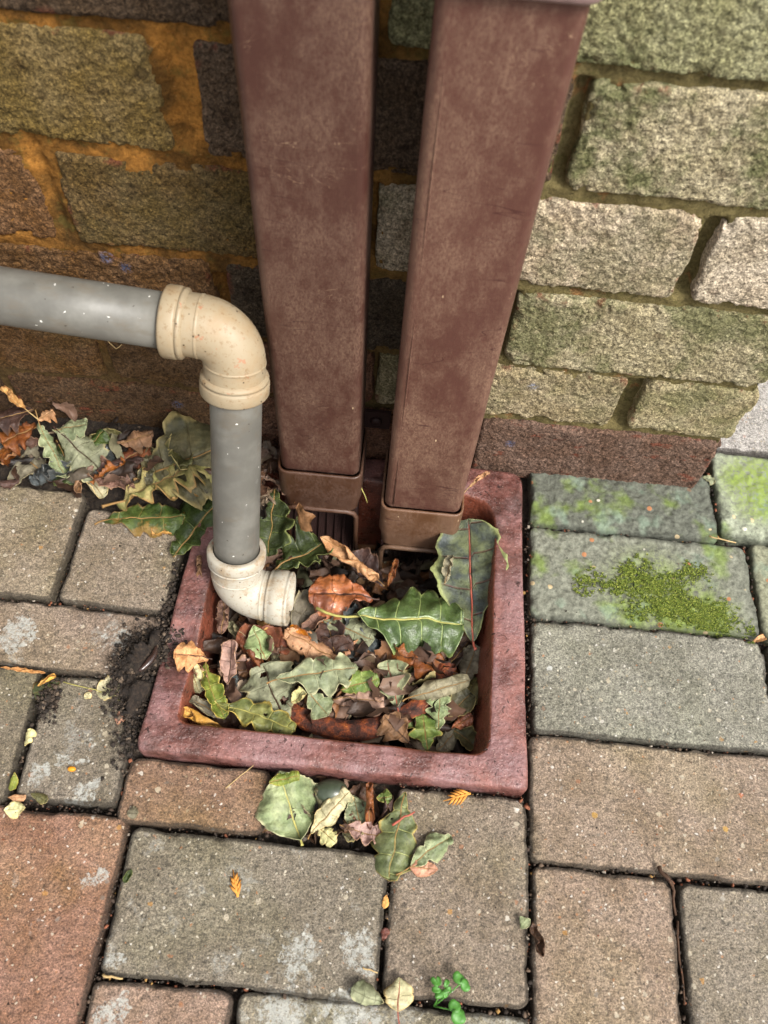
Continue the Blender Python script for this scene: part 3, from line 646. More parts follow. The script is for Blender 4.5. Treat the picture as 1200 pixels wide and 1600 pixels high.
def downpipe(label, cx, yf, w, d, zend, ztop, lean, socket, opening, collar_z=None, front_lip=.0):
    t = thing('downpipe', label, 'downpipe', (cx, yf + d / 2, zend))
    o0 = (cx, yf + d / 2, zend)
    def loc(vs): return [(p[0] - o0[0], p[1] - o0[1], p[2] - o0[2]) for p in vs]
    rings = [(rr_loop(cx, yf + .004, w - .008, d - .008, .005), zend), (rr_loop(cx, yf + .0008, w - .0016, d - .0016, .0062), zend + .0012), (rr_loop(cx, yf, w, d, .0066), zend + .004)]
    for z in np.linspace(zend + .012, ztop, 40): rings.append((rr_loop(cx + lean * (z - zend), yf + .0004 * sin(z * 40), w, d, .0066), z))
    v, f = sweep(rings, True, True); link('pipe', mesh_np('pipe', loc(v), f, M['dp']), t)
    # two faint ribs down the face
    for s in ((-1,) if collar_z else ()):
        rb = tube([(cx + s * (w / 2 - .0075) + lean * (z - zend), yf + .0002, z) for z in np.linspace(zend + .006, ztop - .01, 12)], .0006, 6)
        link('rib', mesh_np('rib', loc(rb[0]), rb[1], M['dp']), t)
    # shoe: socket, taper, lip and hollow outlet
    W, D, ys = w + .006, d + .004, yf - .0036; z1, z0 = zend + .0035, zend - socket
    o_ = [(rr_loop(cx, ys + .002, W - .004, D - .002, .006), z1 - .006), (rr_loop(cx, ys + .002, W - .004, D - .002, .006), z1), (rr_loop(cx, ys, W, D, .0085), z1 - .0002), (rr_loop(cx, ys, W, D, .0085), z1 - .0025),
          (rr_loop(cx, ys, W, D, .0085), z1 - socket * .62), (rr_loop(cx, ys + .0015, W - .004, D - .002, .008), z1 - socket * .78), (rr_loop(cx, ys + .0018, W - .0055, D - .002, .0075), z0 + .006)]
    v, f = sweep(o_, False, False)
    sh = link('shoe', mesh_np('shoe', loc(v), f, M['shoe']), t)
    def lsh(vs): return loc(vs)
    # lip round the outlet
    W2 = W - .0055; xl, xr = cx - W2 / 2, cx + W2 / 2; yl = ys - front_lip
    path = [(xl + .0012, ys + .006, z0 - opening), (xl + .0012, yl + .004, z0 - opening * .5), (xl + .0012, yl + .0025, z0 - .006), (xl + .004, yl + .002, z0 + .001), (xl + .01, yl + .0018, z0 + .003), (cx, yl + .0016, z0 + .003), (xr - .01, yl + .0018, z0 + .003), (xr - .004, yl + .002, z0 + .001), (xr - .0012, yl + .0025, z0 - .006), (xr - .0012, yl + .004, z0 - opening * .5), (xr - .0012, ys + .006, z0 - opening)]
    v, f = tube(path, .0024, 8); link('outlet_lip', mesh_np('outlet_lip', lsh(v), f, M['shoe']), sh)
    parts = [boxm(xl + .0004, xl + .0026, ys + .004, ys + D - .002, z0 - opening, z0 + .0065), boxm(xr - .0026, xr - .0004, ys + .004, ys + D - .002, z0 - opening, z0 + .0065)]
    for v, f in parts: link('outlet_cheek', mesh_np('outlet_cheek', lsh(v), f, M['dark'], smooth=False), sh)
    def slope(vs):                                # the outlet throat slopes forward as it goes down
        return [(q[0], q[1] - max(0, z0 + .004 - q[2]) * .42, q[2]) for q in vs]
    parts = [boxm(xl + .003, xr - .003, ys + D - .016, ys + D - .013, z0 - opening, z0 + .0065)]
    for k in range(8): xk = xl + .006 + (W2 - .012) * k / 7; parts.append(boxm(xk - .0008, xk + .0008, ys + D - .0195, ys + D - .0162, z0 - opening, z0 + .006))
    parts = [(slope(q), w_) for q, w_ in parts]
    v, f = merge(parts); link('ribbed_back', mesh_np('ribbed_back', lsh(v), f, M['dark'], smooth=False), sh)
    if collar_z:
        W, D = w + .007, d + .006; xo = cx + lean * (collar_z - zend)
        r_ = [(rr_loop(xo, yf - .0005, w + .001, d + .001, .007), collar_z + .0005), (rr_loop(xo, yf - .0035, W - .001, D, .0085), collar_z), (rr_loop(xo, yf - .0045, W + .0015, D + .001, .009), collar_z + .0012), (rr_loop(xo, yf - .0045, W + .0015, D + .001, .009), collar_z + .004), (rr_loop(xo, yf - .0035, W, D, .0085), collar_z + .0055), (rr_loop(xo, yf - .0035, W, D, .0085), collar_z + .05), (rr_loop(xo, yf - .0005, w + .001, d + .001, .007), collar_z + .052)]
        v, f = sweep(r_); link('collar', mesh_np('collar', loc(v), f, M['silver']), t)
    return t, o0
dl, ol_ = downpipe('left brown rectangular plastic downpipe standing behind the white bend', -.0580, .3675, .0655, .0535, .0510, 1.10, -.0045, .058, .080)
dr, or_ = downpipe('right brown rectangular plastic downpipe, wider and nearer, with a collar at the top', .0312, .3570, .0655, .0635, .0240, 1.10, .003, .068, .065, collar_z=.4465, front_lip=.001)
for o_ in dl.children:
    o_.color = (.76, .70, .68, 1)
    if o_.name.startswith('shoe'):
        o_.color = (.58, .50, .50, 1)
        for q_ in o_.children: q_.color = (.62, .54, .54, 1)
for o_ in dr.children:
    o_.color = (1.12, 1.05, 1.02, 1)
v, f = merge([boxm(-.0275, -.0035, .4195, .4225, .052, .0745), boxm(-.0285, -.0255, .372, .4225, .052, .0745)])
cl = link('clip', mesh_np('clip', [(a - ol_[0], b - ol_[1], c - ol_[2]) for a, b, c in v], f, M['dark'], smooth=False), dl)
v, f = tube([(-.0155, .4195, .063), (-.0155, .4170, .063), (-.0155, .4162, .063)], [.0052, .0048, .002], 14)
link('screw', mesh_np('screw', [(a - ol_[0], b - ol_[1], c - ol_[2]) for a, b, c in v], f, M['dark']), cl)

# ------------------------------------------------------------------ waste pipe with two bends
wp = thing('waste_pipe', 'grey plastic waste pipe with two cream white bends emptying into the drain', 'pipe', (0, 0, 0))
A0, C1, B0, C2 = Vector((-1.25, .366, .3120)), Vector((-.1078, .3575, .2265)), Vector((-.118, .2870, .0105)), Vector((-.1175, .2765, -.0005))
d1 = (C1 - A0).normalized(); d2 = (C2 - C1).normalized(); d3 = Vector((1, -.045, .02)).normalized()
def straight(name, a, b, r, mat, parent, n=48):
    v, f = tube([a + (b - a) * t for t in np.linspace(0, 1, 14)], r, n); return link(name, mesh_np(name, v, f, mat), parent)
def bend(corner, da, db, R, ra, la, lb):
    """points: straight la before, arc of radius R, straight lb after"""
    p0 = corner - da * R; p2 = corner + db * R; pts = [p0 - da * la * (1 - t) for t in (0, .34, .67)]
    n = 18; ctr_n = (db - da * db.dot(da)).normalized(); c = p0 + ctr_n * R
    ang = math.acos(max(-1, min(1, da.dot(db))))
    for k in range(n + 1): a = ang * k / n; pts.append(c + (-ctr_n * cos(a) + da * sin(a)) * R)
    e = pts[-1]; pts += [e + db * lb * t for t in (.34, .67, 1)]
    return pts
def lathe_ring(c, d, prof, n=56):
    d = d.normalized(); u = d.orthogonal().normalized(); s = d.cross(u); v, f = [], []
    for (t, r) in prof:
        for k in range(n): a = 2 * pi * k / n; v.append(c + d * t + (u * cos(a) + s * sin(a)) * r)
    for i in range(len(prof) - 1):
        for k in range(n): a, b = i * n + k, i * n + (k + 1) % n; f.append((a, b, b + n, a + n))
    return v, f
RP = .0182
straight('pipe_run', A0, C1 - d1 * .036, RP, M['grey'], wp)
straight('pipe_drop', C1 + d2 * .034, C2 - d2 * .046, RP * .985, M['grey'], wp)
COLP = [(-.0005, RP + .0004), (-.0010, .0212), (.0, .0230), (.0012, .0236), (.0085, .0236), (.0098, .0232), (.0100, .0222), (.0106, .0222), (.0108, .0231), (.0128, .0230), (.0140, .0212), (.0145, .0205)]
def elbow(corner, da, db, la, lb, open_end):
    pts = bend(corner, da, db, .0225, None, la, lb)
    v, f = tube(pts, .0206, 56, cap=False); e = link('elbow', mesh_np('elbow', v, f, M['cream']), wp)
    a, b = pts[0], pts[-1]
    v, f = lathe_ring(a - da * .010, da, COLP); link('collar', mesh_np('collar', v, f, M['cream']), e)
    if open_end:
        prof = [(-.004, .0208), (-.0035, .0222), (-.0025, .0226), (-.0005, .0224), (.0000, .0230), (.0100, .0233), (.0106, .0226), (.0118, .0226), (.0124, .0230), (.0140, .0228), (.0146, .0218), (.0142, .0195), (.009, .0188), (-.02, .0180)]
        v, f = lathe_ring(b, db, prof); link('collar', mesh_np('collar', v, f, M['cream']), e)
    else:
        v, f = lathe_ring(b + db * .010, -db, COLP); link('collar', mesh_np('collar', v, f, M['cream']), e)
    for i, dd in ((3, da), (-4, db)):
        v, f = lathe_ring(pts[i], dd, [(-.0012, .0205), (-.0006, .0210), (.0006, .0210), (.0012, .0205)], 56); link('seam', mesh_np('seam', v, f, M['cream']), e)
    return e, pts
elbow(C1, d1, d2, .0125, .0135, False)
e2, pts2 = elbow(C2, d2, d3, .0155, .008, True)
v, f = lathe_ring(pts2[-1] + d3 * .004, -d3, [(0, .0185), (.001, .0165), (.012, .0160)], 40); link('seal', mesh_np('seal', v, f, M['seal']), e2)

# ------------------------------------------------------------------ leaves
TH = .00032
def leaf_geo(L, W, nl, depth, seed, cup=0, bend=0, sweep=0, twist=0, ripple=.2, crumple=.0, holes=0, shear=.2, nu=46, nv=8, env='oak', tipw=0, roll_tip=0):
    r = random.Random(seed); phL, phR = r.random() * .3, r.random() * .3 + .15
    u = np.linspace(0, 1, nu + 1); vv = np.linspace(-1, 1, 2 * nv + 1)
    if env == 'oak': en = np.sin(pi * np.clip(u, 0, 1) ** 1.3) ** .42 * (.45 + .55 * sstep(0, .5, u))
    elif env == 'ovate': en = np.sin(pi * u ** .8) ** .85
    else: en = np.sin(pi * u) ** .45
    U, V = [a.ravel() for a in np.meshgrid(u, vv, indexing='ij')]
    EN = np.interp(U, u, en); ph = np.where(V < 0, phL, phR); q = U * nl + ph
    lob = (.5 - .5 * np.cos(2 * pi * q)) ** .6; depth = min(.62, depth * 1.45)
    jit = 1 + .22 * noise3(np.stack([q * 1.0, np.sign(V) * 3.3, np.full_like(U, seed * .77)], 1), seed)
    wd = W / 2 * EN * (1 - depth * (1 - lob)) * jit
    wd *= 1 + .05 * noise3(np.stack([U * 38, np.sign(V) * 9, np.full_like(U, seed)], 1), seed + 4)
    y = V * wd; x = U * L + shear * 1.3 * np.abs(y) * (1 - .9 * U)
    x = np.clip(x, -.02, L * 1.06)
    # in plane sweep of the midrib
    if sweep:
        a = sweep * (x / L); Rr = L / sweep; xs = (Rr - y) * np.sin(a); ys = Rr - (Rr - y) * np.cos(a); x, y = xs, ys - 0
        yl = V * wd
    else: yl = y
    P = np.stack([x / W * 2.2, y / W * 2.2, np.full_like(x, seed * 3.1)], 1)
    # cross curl
    cl = cup * 1.6 * (.55 + .9 * r.random() * U + .3) * (1 + .25 * noise3(P, seed + 1))
    cl = np.where(np.abs(cl) < 1e-3, 1e-3, cl); s = yl / (W / 2)
    dy = np.sin(s * cl) / cl * (W / 2); z = (1 - np.cos(s * cl)) / cl * (W / 2)
    y = y - yl + dy
    if twist:
        a = twist * (U - .4); yy = dy * np.cos(a) - z * np.sin(a); z = dy * np.sin(a) + z * np.cos(a); y = y - dy + yy
    if bend:
        Rb = L / bend; a = (x / Rb) - bend * .5; x2 = Rb * np.sin(a) + Rb * sin(bend * .5) + (-z) * np.sin(a); z = Rb * cos(bend * .5) - Rb * np.cos(a) + z * np.cos(a); x = x2; z = -z if False else z
        z = z
    av = np.abs(V)
    z = z + ripple * W * .32 * fbm(P, 1.3, 2, seed + 2) * av ** 1.2 + ripple * W * .13 * fbm(P, 4.5, 2, seed + 8) * av ** 1.6 + .035 * W * fbm(P, 2.6, 2, seed + 15)
    z = z - .035 * W * np.exp(-(av / .12) ** 2) * .6 + .012 * W * np.cos(2 * pi * q) * np.minimum(av * 2, 1)
    if crumple:
        k = crumple * W
        x = x + k * .5 * fbm(P, 1.7, 3, seed + 11); y = y + k * .7 * fbm(P, 1.7, 3, seed + 12); z = z + k * fbm(P, 1.7, 3, seed + 13)
    v = np.stack([x, y, z], 1); f = gridf(nu, 2 * nv)
    if holes:
        fc = v[f].mean(1); keep = np.ones(len(f), bool); fu = U[f].mean(1); fv = V[f].mean(1)
        for k in range(holes):
            cu, cv, cr = r.uniform(.2, .85), r.uniform(-.8, .8), r.uniform(.02, .05)
            keep &= ((fu - cu) * L) ** 2 + ((fv - cv) * W * .4) ** 2 > (cr * W * 1.3) ** 2
        f = f[keep]
    mid = v[(2 * nv + 1) * np.arange(nu + 1) + nv]
    return v, f, {'lu': q, 'lv': av, 'll': U}, mid
def frame(B, T, roll, up=(0, 0, 1)):
    B, T = Vector(B), Vector(T); X = (T - B).normalized(); Z = Vector(up); Z = (Z - X * Z.dot(X)).normalized(); Y = Z.cross(X)
    Mx = Matrix((X, Y, Z)).transposed()
    return Matrix.Translation(B) @ Mx.to_4x4() @ Matrix.Rotation(radians(roll), 4, 'X')
def place_leaf(name, label, cls, B, T, W, nl=4, depth=.3, roll=0, cup=0, bend=0, sweep=0, twist=0, ripple=.5, crumple=.03, holes=0, stalk=.25, env='oak', seed=0, sc='stalk', shear=.2, cat='leaf', small=False):
    B_, T_ = Vector(B), Vector(T); L = (T_ - B_).length
    k = 1
    if abs(bend) > .01: k *= (bend / 2) / sin(bend / 2)
    if abs(sweep) > .01: k *= (sweep / 2) / sin(sweep / 2)
    L *= k
    nu, nv = (26, 5) if small else (46, 8)
    v, f, at, mid = leaf_geo(L, W, nl, depth, seed, cup, bend, sweep, twist, ripple, crumple, holes, nu=nu, nv=nv, env=env, shear=shear)
    mw = frame(B, T, roll)
    if sweep: mw = mw @ Matrix.Rotation(-sweep / 2, 4, 'Z')
    me = mesh_np('blade', v, f, LM[cls], at)
    def solid(o):
        md = o.modifiers.new('thickness', 'SOLIDIFY'); md.thickness = TH; md.offset = 0
    if small and not stalk:
        o = link(name, me, None, label=label, cat=cat); o.matrix_world = mw; solid(o); return o
    t = thing(name, label, cat); t.matrix_world = mw
    o = link('blade', me, t); solid(o)
    m = mid[::2]; r0 = max(.00042, min(.0011, W * .016)); n = len(m)
    pts = [tuple(p + np.array([0, 0, TH * .6])) for p in m]; rad = [r0 * (1 - .75 * i / n) for i in range(n)]
    d0 = (m[0] - m[1]); d0 = d0 / np.linalg.norm(d0)
    if stalk:
        rs = random.Random(seed + 99); b1, b2 = rs.uniform(-.35, .35), rs.uniform(-.1, .3)
        ln = stalk * L; ex = [tuple(m[0] + d0 * ln * t + np.array([0, b1, b2]) * ln * t * t) for t in (1, .75, .5, .25)]
        pts = ex + pts; rad = [r0 * 1.5, r0 * 1.15, r0 * 1.05, r0] + rad
    vv_, ff_ = tube(pts[:-1], rad[:-1], 6); link('midrib', mesh_np('midrib', vv_, ff_, M[sc]), t)
    return t
LEAVES = [
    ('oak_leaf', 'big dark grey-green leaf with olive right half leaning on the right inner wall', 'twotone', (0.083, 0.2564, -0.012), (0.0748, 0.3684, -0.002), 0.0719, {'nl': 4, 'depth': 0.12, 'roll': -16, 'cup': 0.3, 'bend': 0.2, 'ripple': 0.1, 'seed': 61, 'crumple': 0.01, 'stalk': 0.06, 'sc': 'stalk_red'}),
    ('oak_leaf', 'dark olive lobed leaf behind the mouth of the white bend', 'dkgreen', (-0.0883, 0.2988, 0.004), (-0.0511, 0.3317, -0.006), 0.0564, {'nl': 3, 'depth': 0.35, 'roll': -12, 'cup': 0.6, 'bend': -0.3, 'ripple': 0.7, 'stalk': 0.25, 'sc': 'stalk', 'holes': 1}),
    ('oak_leaf', 'tan leaf folded over with a deep dark hollow, topmost between the two downpipes', 'tan', (-0.053, 0.3349, 0.002), (0.0, 0.302, -0.004), 0.0458, {'nl': 2, 'depth': 0.18, 'roll': 38, 'cup': 2.3, 'bend': 0.4, 'ripple': 0.4, 'crumple': 0.05, 'stalk': 0}),
    ('oak_leaf', 'dark brown folded leaf below the tan leaf beside the right shoe', 'dkbrown', (0.0051, 0.3068, -0.026), (-0.0274, 0.3353, -0.03), 0.0427, {'nl': 3, 'depth': 0.2, 'roll': 10, 'cup': 1.0, 'stalk': 0}),
    ('oak_leaf', 'wet orange lobed leaf right beside the mouth of the white bend', 'orange', (-0.0033, 0.2872, -0.012), (-0.0589, 0.2873, -0.012), 0.056, {'nl': 3, 'depth': 0.3, 'cup': -0.5, 'bend': -0.3, 'ripple': 0.5, 'stalk': 0.1, 'sc': 'stalk_dark', 'roll': 8}),
    ('oak_leaf', 'narrow tan leaf standing up under the right shoe', 'rust', (0.0084, 0.3043, -0.02), (0.0125, 0.3197, 0.004), 0.0138, {'nl': 2, 'depth': 0.2, 'cup': 1.4, 'roll': 30, 'stalk': 0}),
    ('oak_leaf', 'little pale curled leaf beside the right shoe on the dark underside', 'grey', (0.0563, 0.3047, -0.006), (0.0619, 0.3301, -0.001), 0.0168, {'nl': 3, 'depth': 0.3, 'cup': 1.2, 'roll': -30, 'stalk': 0}),
    ('oak_leaf', 'grey-green leaf under the stalk of the big glossy leaf', 'pale', (-0.0437, 0.2659, -0.018), (0.0007, 0.2528, -0.02), 0.0374, {'nl': 3, 'depth': 0.3, 'roll': 14, 'cup': -0.4, 'ripple': 0.6, 'stalk': 0.1}),
    ('oak_leaf', 'big glossy dark green oak leaf with pale veins in the middle of the drain', 'green', (-0.0162, 0.2672, -0.006), (0.0763, 0.2711, -0.01), 0.0773, {'nl': 5, 'depth': 0.2, 'cup': -0.35, 'bend': -0.25, 'ripple': 0.5, 'stalk': 0.38, 'sc': 'stalk_y', 'seed': 4}),
    ('oak_leaf', 'orange brown torn leaf just below the big glossy green leaf', 'rust', (0.0767, 0.2297, -0.022), (0.0166, 0.2422, -0.018), 0.0383, {'nl': 4, 'depth': 0.45, 'cup': -0.5, 'bend': -0.3, 'ripple': 0.7, 'stalk': 0.1, 'sc': 'stalk_dark'}),
    ('oak_leaf', 'wet dark grey leaf between stalk and tan leaves', 'slate', (-0.0458, 0.259, -0.026), (0.0099, 0.2384, -0.028), 0.039, {'nl': 3, 'depth': 0.25, 'cup': 0.5, 'stalk': 0}),
    ('oak_leaf', 'blackish brown leaf sunk at the centre of the drain', 'slate', (-0.0214, 0.2276, -0.032), (0.0097, 0.2547, -0.03), 0.0315, {'nl': 3, 'depth': 0.3, 'cup': -0.7, 'stalk': 0}),
    ('oak_leaf', 'grey wrinkled leaf at the right under the orange brown one', 'grey', (0.0795, 0.2249, -0.03), (0.0871, 0.2606, -0.026), 0.0358, {'nl': 3, 'depth': 0.25, 'cup': -0.6, 'roll': -20, 'stalk': 0}),
    ('oak_leaf', 'pale grey leaf with long pinkish stalk pointing down right of centre', 'pale', (0.0255, 0.1968, -0.018), (0.0139, 0.2338, -0.014), 0.0418, {'nl': 3, 'depth': 0.28, 'cup': 0.7, 'bend': 0.4, 'stalk': 0.4, 'sc': 'stalk_red'}),
    ('oak_leaf', 'pale grey curled leaf arching above the green and white scraps', 'grey', (0.0328, 0.2036, -0.012), (0.0826, 0.2243, -0.014), 0.0344, {'nl': 4, 'depth': 0.2, 'cup': -1.3, 'bend': -0.9, 'ripple': 0.6, 'roll': 20, 'stalk': 0.1}),
    ('oak_leaf', 'curly brown leaf standing against the left inner wall below the bend', 'brown', (-0.1264, 0.2429, -0.014), (-0.1254, 0.267, 0.0), 0.0338, {'nl': 3, 'depth': 0.25, 'cup': 1.7, 'bend': 0.6, 'ripple': 0.7, 'stalk': 0, 'crumple': 0.05}),
    ('oak_leaf', 'crinkled tan scrap right under the collar of the bend', 'tan', (-0.0913, 0.2486, -0.012), (-0.0829, 0.2651, -0.008), 0.0192, {'nl': 3, 'depth': 0.3, 'cup': 2.2, 'stalk': 0, 'crumple': 0.1}),
    ('oak_leaf', 'smooth pale green rounded leaf below the white bend', 'palegreen', (-0.0855, 0.2232, -0.01), (-0.0995, 0.2493, -0.006), 0.0319, {'nl': 1, 'depth': 0.1, 'env': 'ovate', 'cup': -0.5, 'roll': 14, 'stalk': 0}),
    ('oak_leaf', 'orange brown narrow leaf left of the pale rounded leaf', 'rust', (-0.1109, 0.238, -0.012), (-0.0861, 0.2148, -0.014), 0.0203, {'nl': 3, 'depth': 0.2, 'cup': 1.3, 'roll': -24, 'stalk': 0}),
    ('oak_leaf', 'wide pinkish tan leaf below the mouth of the bend', 'tan', (-0.0177, 0.2268, -0.016), (-0.0743, 0.2501, -0.01), 0.0322, {'nl': 3, 'depth': 0.3, 'cup': -0.8, 'roll': 12, 'ripple': 0.7, 'stalk': 0, 'holes': 1}),
    ('oak_leaf', 'rusty orange leaf tucked under the mouth of the bend', 'orange', (-0.0462, 0.238, -0.018), (-0.0708, 0.2544, -0.014), 0.0251, {'nl': 2, 'depth': 0.25, 'cup': 0.9, 'roll': -20, 'stalk': 0}),
    ('oak_leaf', 'dark brown wet leaf under the stalk of the glossy leaf', 'dkbrown', (-0.03, 0.237, -0.02), (-0.0398, 0.2648, -0.02), 0.0313, {'nl': 2, 'depth': 0.2, 'cup': 0.6, 'stalk': 0}),
    ('oak_leaf', 'pinkish brown cupped leaf left of centre', 'pink', (-0.1116, 0.1983, -0.008), (-0.1144, 0.2334, -0.004), 0.0299, {'nl': 3, 'depth': 0.2, 'cup': 1.1, 'roll': -12, 'ripple': 0.6, 'stalk': 0.1, 'sc': 'stalk_dark'}),
    ('oak_leaf', 'peach coloured leaf hanging over the left rim of the drain', 'peach', (-0.1273, 0.2127, 0.01), (-0.1541, 0.2107, 0.0165), 0.0304, {'nl': 3, 'depth': 0.3, 'cup': -0.5, 'bend': -0.5, 'ripple': 0.6, 'stalk': 0.1, 'sc': 'stalk_dark'}),
    ('oak_leaf', 'pale beige leaf hanging inside the left rim under the peach one', 'cream', (-0.1458, 0.2155, 0.006), (-0.1332, 0.1901, -0.012), 0.0239, {'nl': 2, 'depth': 0.25, 'cup': -0.5, 'roll': 12, 'stalk': 0}),
    ('oak_leaf', 'brown shrivelled leaf in the left corner of the drain', 'brown', (-0.1251, 0.1947, -0.014), (-0.1391, 0.2094, -0.002), 0.0212, {'nl': 3, 'depth': 0.3, 'cup': 1.4, 'stalk': 0, 'crumple': 0.08}),
    ('oak_leaf', 'large pale grey-green leaf with brown spots left of centre', 'pale', (-0.0609, 0.1706, -0.016), (-0.0886, 0.2196, -0.01), 0.058, {'nl': 4, 'depth': 0.22, 'cup': -0.35, 'bend': -0.3, 'ripple': 0.6, 'stalk': 0.05, 'sc': 'stalk_dark', 'holes': 2}),
    ('oak_leaf', 'pinkish folded scrap above the long green leaf', 'pink', (-0.0454, 0.2093, -0.008), (-0.056, 0.2193, -0.006), 0.0171, {'nl': 2, 'depth': 0.2, 'cup': 1.0, 'stalk': 0}),
    ('oak_leaf', 'long fresh green leaf with white sheen lying across the middle', 'palegreen', (-0.0732, 0.2044, -0.002), (-0.0096, 0.2223, -0.004), 0.0368, {'nl': 4, 'depth': 0.3, 'cup': -0.4, 'bend': -0.3, 'ripple': 0.6, 'stalk': 0.12, 'seed': 9}),
    ('oak_leaf', 'green leaf with a brown edge right of the long fresh leaf', 'green2', (-0.0219, 0.2025, -0.006), (0.0078, 0.2157, -0.008), 0.0312, {'nl': 3, 'depth': 0.25, 'cup': -0.8, 'roll': 18, 'stalk': 0}),
    ('oak_leaf', 'green cream scrap hanging under the long fresh leaf', 'palegreen', (-0.0474, 0.2002, -0.01), (-0.0301, 0.1845, -0.018), 0.0283, {'nl': 2, 'depth': 0.35, 'cup': -0.5, 'stalk': 0}),
    ('oak_leaf', 'crinkled cream scrap beside the yellow-green leaf', 'cream', (-0.0599, 0.1901, -0.012), (-0.0504, 0.1999, -0.01), 0.0211, {'nl': 3, 'depth': 0.1, 'cup': 1.5, 'stalk': 0, 'crumple': 0.08}),
    ('oak_leaf', 'pinkish crumpled leaf above the rusty ring', 'pink', (-0.0264, 0.1972, -0.014), (0.0148, 0.1982, -0.014), 0.0312, {'nl': 4, 'depth': 0.25, 'cup': -1.2, 'bend': -0.5, 'crumple': 0.09, 'stalk': 0}),
    ('oak_leaf', 'curved yellow-green leaf along the front left of the drain', 'yellow', (-0.1314, 0.2145, -0.002), (-0.1084, 0.1712, -0.006), 0.0265, {'nl': 4, 'depth': 0.3, 'cup': 0.8, 'sweep': 0.55, 'roll': -22, 'ripple': 0.6, 'stalk': 0}),
    ('oak_leaf', 'yellow-green leaf lying along the front inner edge of the drain', 'yellow', (-0.117, 0.1809, -0.004), (-0.0534, 0.1653, -0.003), 0.0288, {'nl': 4, 'depth': 0.3, 'cup': -0.6, 'sweep': -0.35, 'ripple': 0.6, 'stalk': 0.04, 'sc': 'stalk_y', 'holes': 1}),
    ('oak_leaf', 'rolled tan leaf making a loop in the front left corner', 'tan', (-0.1093, 0.1622, -0.01), (-0.1433, 0.175, 0.0), 0.0301, {'nl': 1, 'depth': 0.1, 'env': 'ovate', 'cup': 2.5, 'roll': -25, 'stalk': 0}),
    ('oak_leaf', 'grey curled leaf in the front left corner behind the roll', 'grey', (-0.1098, 0.1734, -0.014), (-0.1385, 0.1841, -0.008), 0.0237, {'nl': 2, 'depth': 0.15, 'cup': 1.2, 'stalk': 0}),
    ('oak_leaf', 'brown flat leaf over the right end of the rusty ring', 'brown', (0.0369, 0.1706, -0.022), (0.0146, 0.1877, -0.014), 0.0295, {'nl': 3, 'depth': 0.3, 'cup': -0.4, 'stalk': 0.1, 'sc': 'stalk_dark'}),
    ('oak_leaf', 'mottled green leaf at the front of the drain right of the ring', 'green2', (0.051, 0.1644, -0.016), (0.0457, 0.1942, -0.022), 0.0352, {'nl': 3, 'depth': 0.35, 'cup': -0.6, 'bend': -0.4, 'stalk': 0}),
    ('oak_leaf', 'pale mint green torn scrap at the right front', 'palegreen', (0.0588, 0.1819, -0.022), (0.0585, 0.211, -0.014), 0.0256, {'nl': 3, 'depth': 0.4, 'cup': -0.4, 'ripple': 0.8, 'stalk': 0, 'holes': 1}),
    ('oak_leaf', 'grey-green leaf with orange edge at the right front', 'olive', (0.0665, 0.1941, -0.022), (0.0843, 0.2155, -0.02), 0.0302, {'nl': 2, 'depth': 0.2, 'cup': 0.6, 'stalk': 0}),
    ('oak_leaf', 'bright orange scrap at the right front of the drain', 'orange', (0.0702, 0.1857, -0.024), (0.0864, 0.1977, -0.024), 0.0172, {'nl': 2, 'depth': 0.3, 'cup': -0.8, 'stalk': 0}),
    ('oak_leaf', 'olive crinkled leaf in the front right corner', 'olive', (0.0717, 0.1859, -0.028), (0.0911, 0.1748, -0.03), 0.0257, {'nl': 3, 'depth': 0.25, 'cup': 0.8, 'stalk': 0.3, 'sc': 'stalk'}),
    ('oak_leaf', 'dark brown curled leaf against the right inner wall', 'dkbrown', (0.0906, 0.1969, -0.038), (0.0936, 0.2243, -0.034), 0.025, {'nl': 2, 'depth': 0.2, 'cup': 1.6, 'roll': -20, 'stalk': 0}),
    ('oak_leaf', 'dull grey brown leaf under the olive one in the front right corner', 'grey', (0.0593, 0.1687, -0.03), (0.0762, 0.1858, -0.03), 0.0271, {'nl': 3, 'depth': 0.25, 'cup': -1.0, 'crumple': 0.08, 'stalk': 0}),
    ('oak_leaf', 'purplish brown leaf left of the mint green scrap', 'pink', (0.0346, 0.1932, -0.026), (0.047, 0.2155, -0.028), 0.0261, {'nl': 3, 'depth': 0.25, 'cup': 0.8, 'stalk': 0}),
    ('oak_leaf', 'brown leaf at the right of the drain beside the bright orange scrap', 'brown', (0.0926, 0.1912, -0.04), (0.0741, 0.2104, -0.038), 0.0264, {'nl': 2, 'depth': 0.2, 'cup': -0.8, 'stalk': 0}),
    ('oak_leaf', 'dark grey brown leaf in the right rear behind the glossy green leaf', 'dkbrown', (0.0657, 0.2418, -0.034), (0.0844, 0.2677, -0.036), 0.0319, {'nl': 2, 'depth': 0.2, 'cup': 0.4, 'stalk': 0}),
    ('oak_leaf', 'brown shred curled on the back left rim of the drain', 'brown', (-0.1479, 0.2771, 0.006), (-0.1511, 0.299, 0.014), 0.0192, {'nl': 3, 'depth': 0.4, 'cup': 2.0, 'crumple': 0.08, 'stalk': 0}),
    ('oak_leaf', 'withered tan wisp on the rear rim beside the right downpipe', 'tan', (0.0721, 0.3933, 0.012), (0.0898, 0.4079, 0.018), 0.0095, {'nl': 3, 'depth': 0.4, 'cup': 2, 'crumple': 0.08, 'stalk': 0.5, 'sc': 'straw', 'bend': -0.8}),
    ('oak_leaf', 'huge olive leaf with its tip behind the grey pipe at the foot of the wall', 'olive', (-0.2177, 0.3642, 0.02), (-0.1418, 0.3946, 0.04), 0.1076, {'nl': 3, 'depth': 0.18, 'cup': -0.5, 'bend': -0.4, 'ripple': 0.6, 'roll': 16, 'stalk': 0.05, 'sc': 'stalk'}),
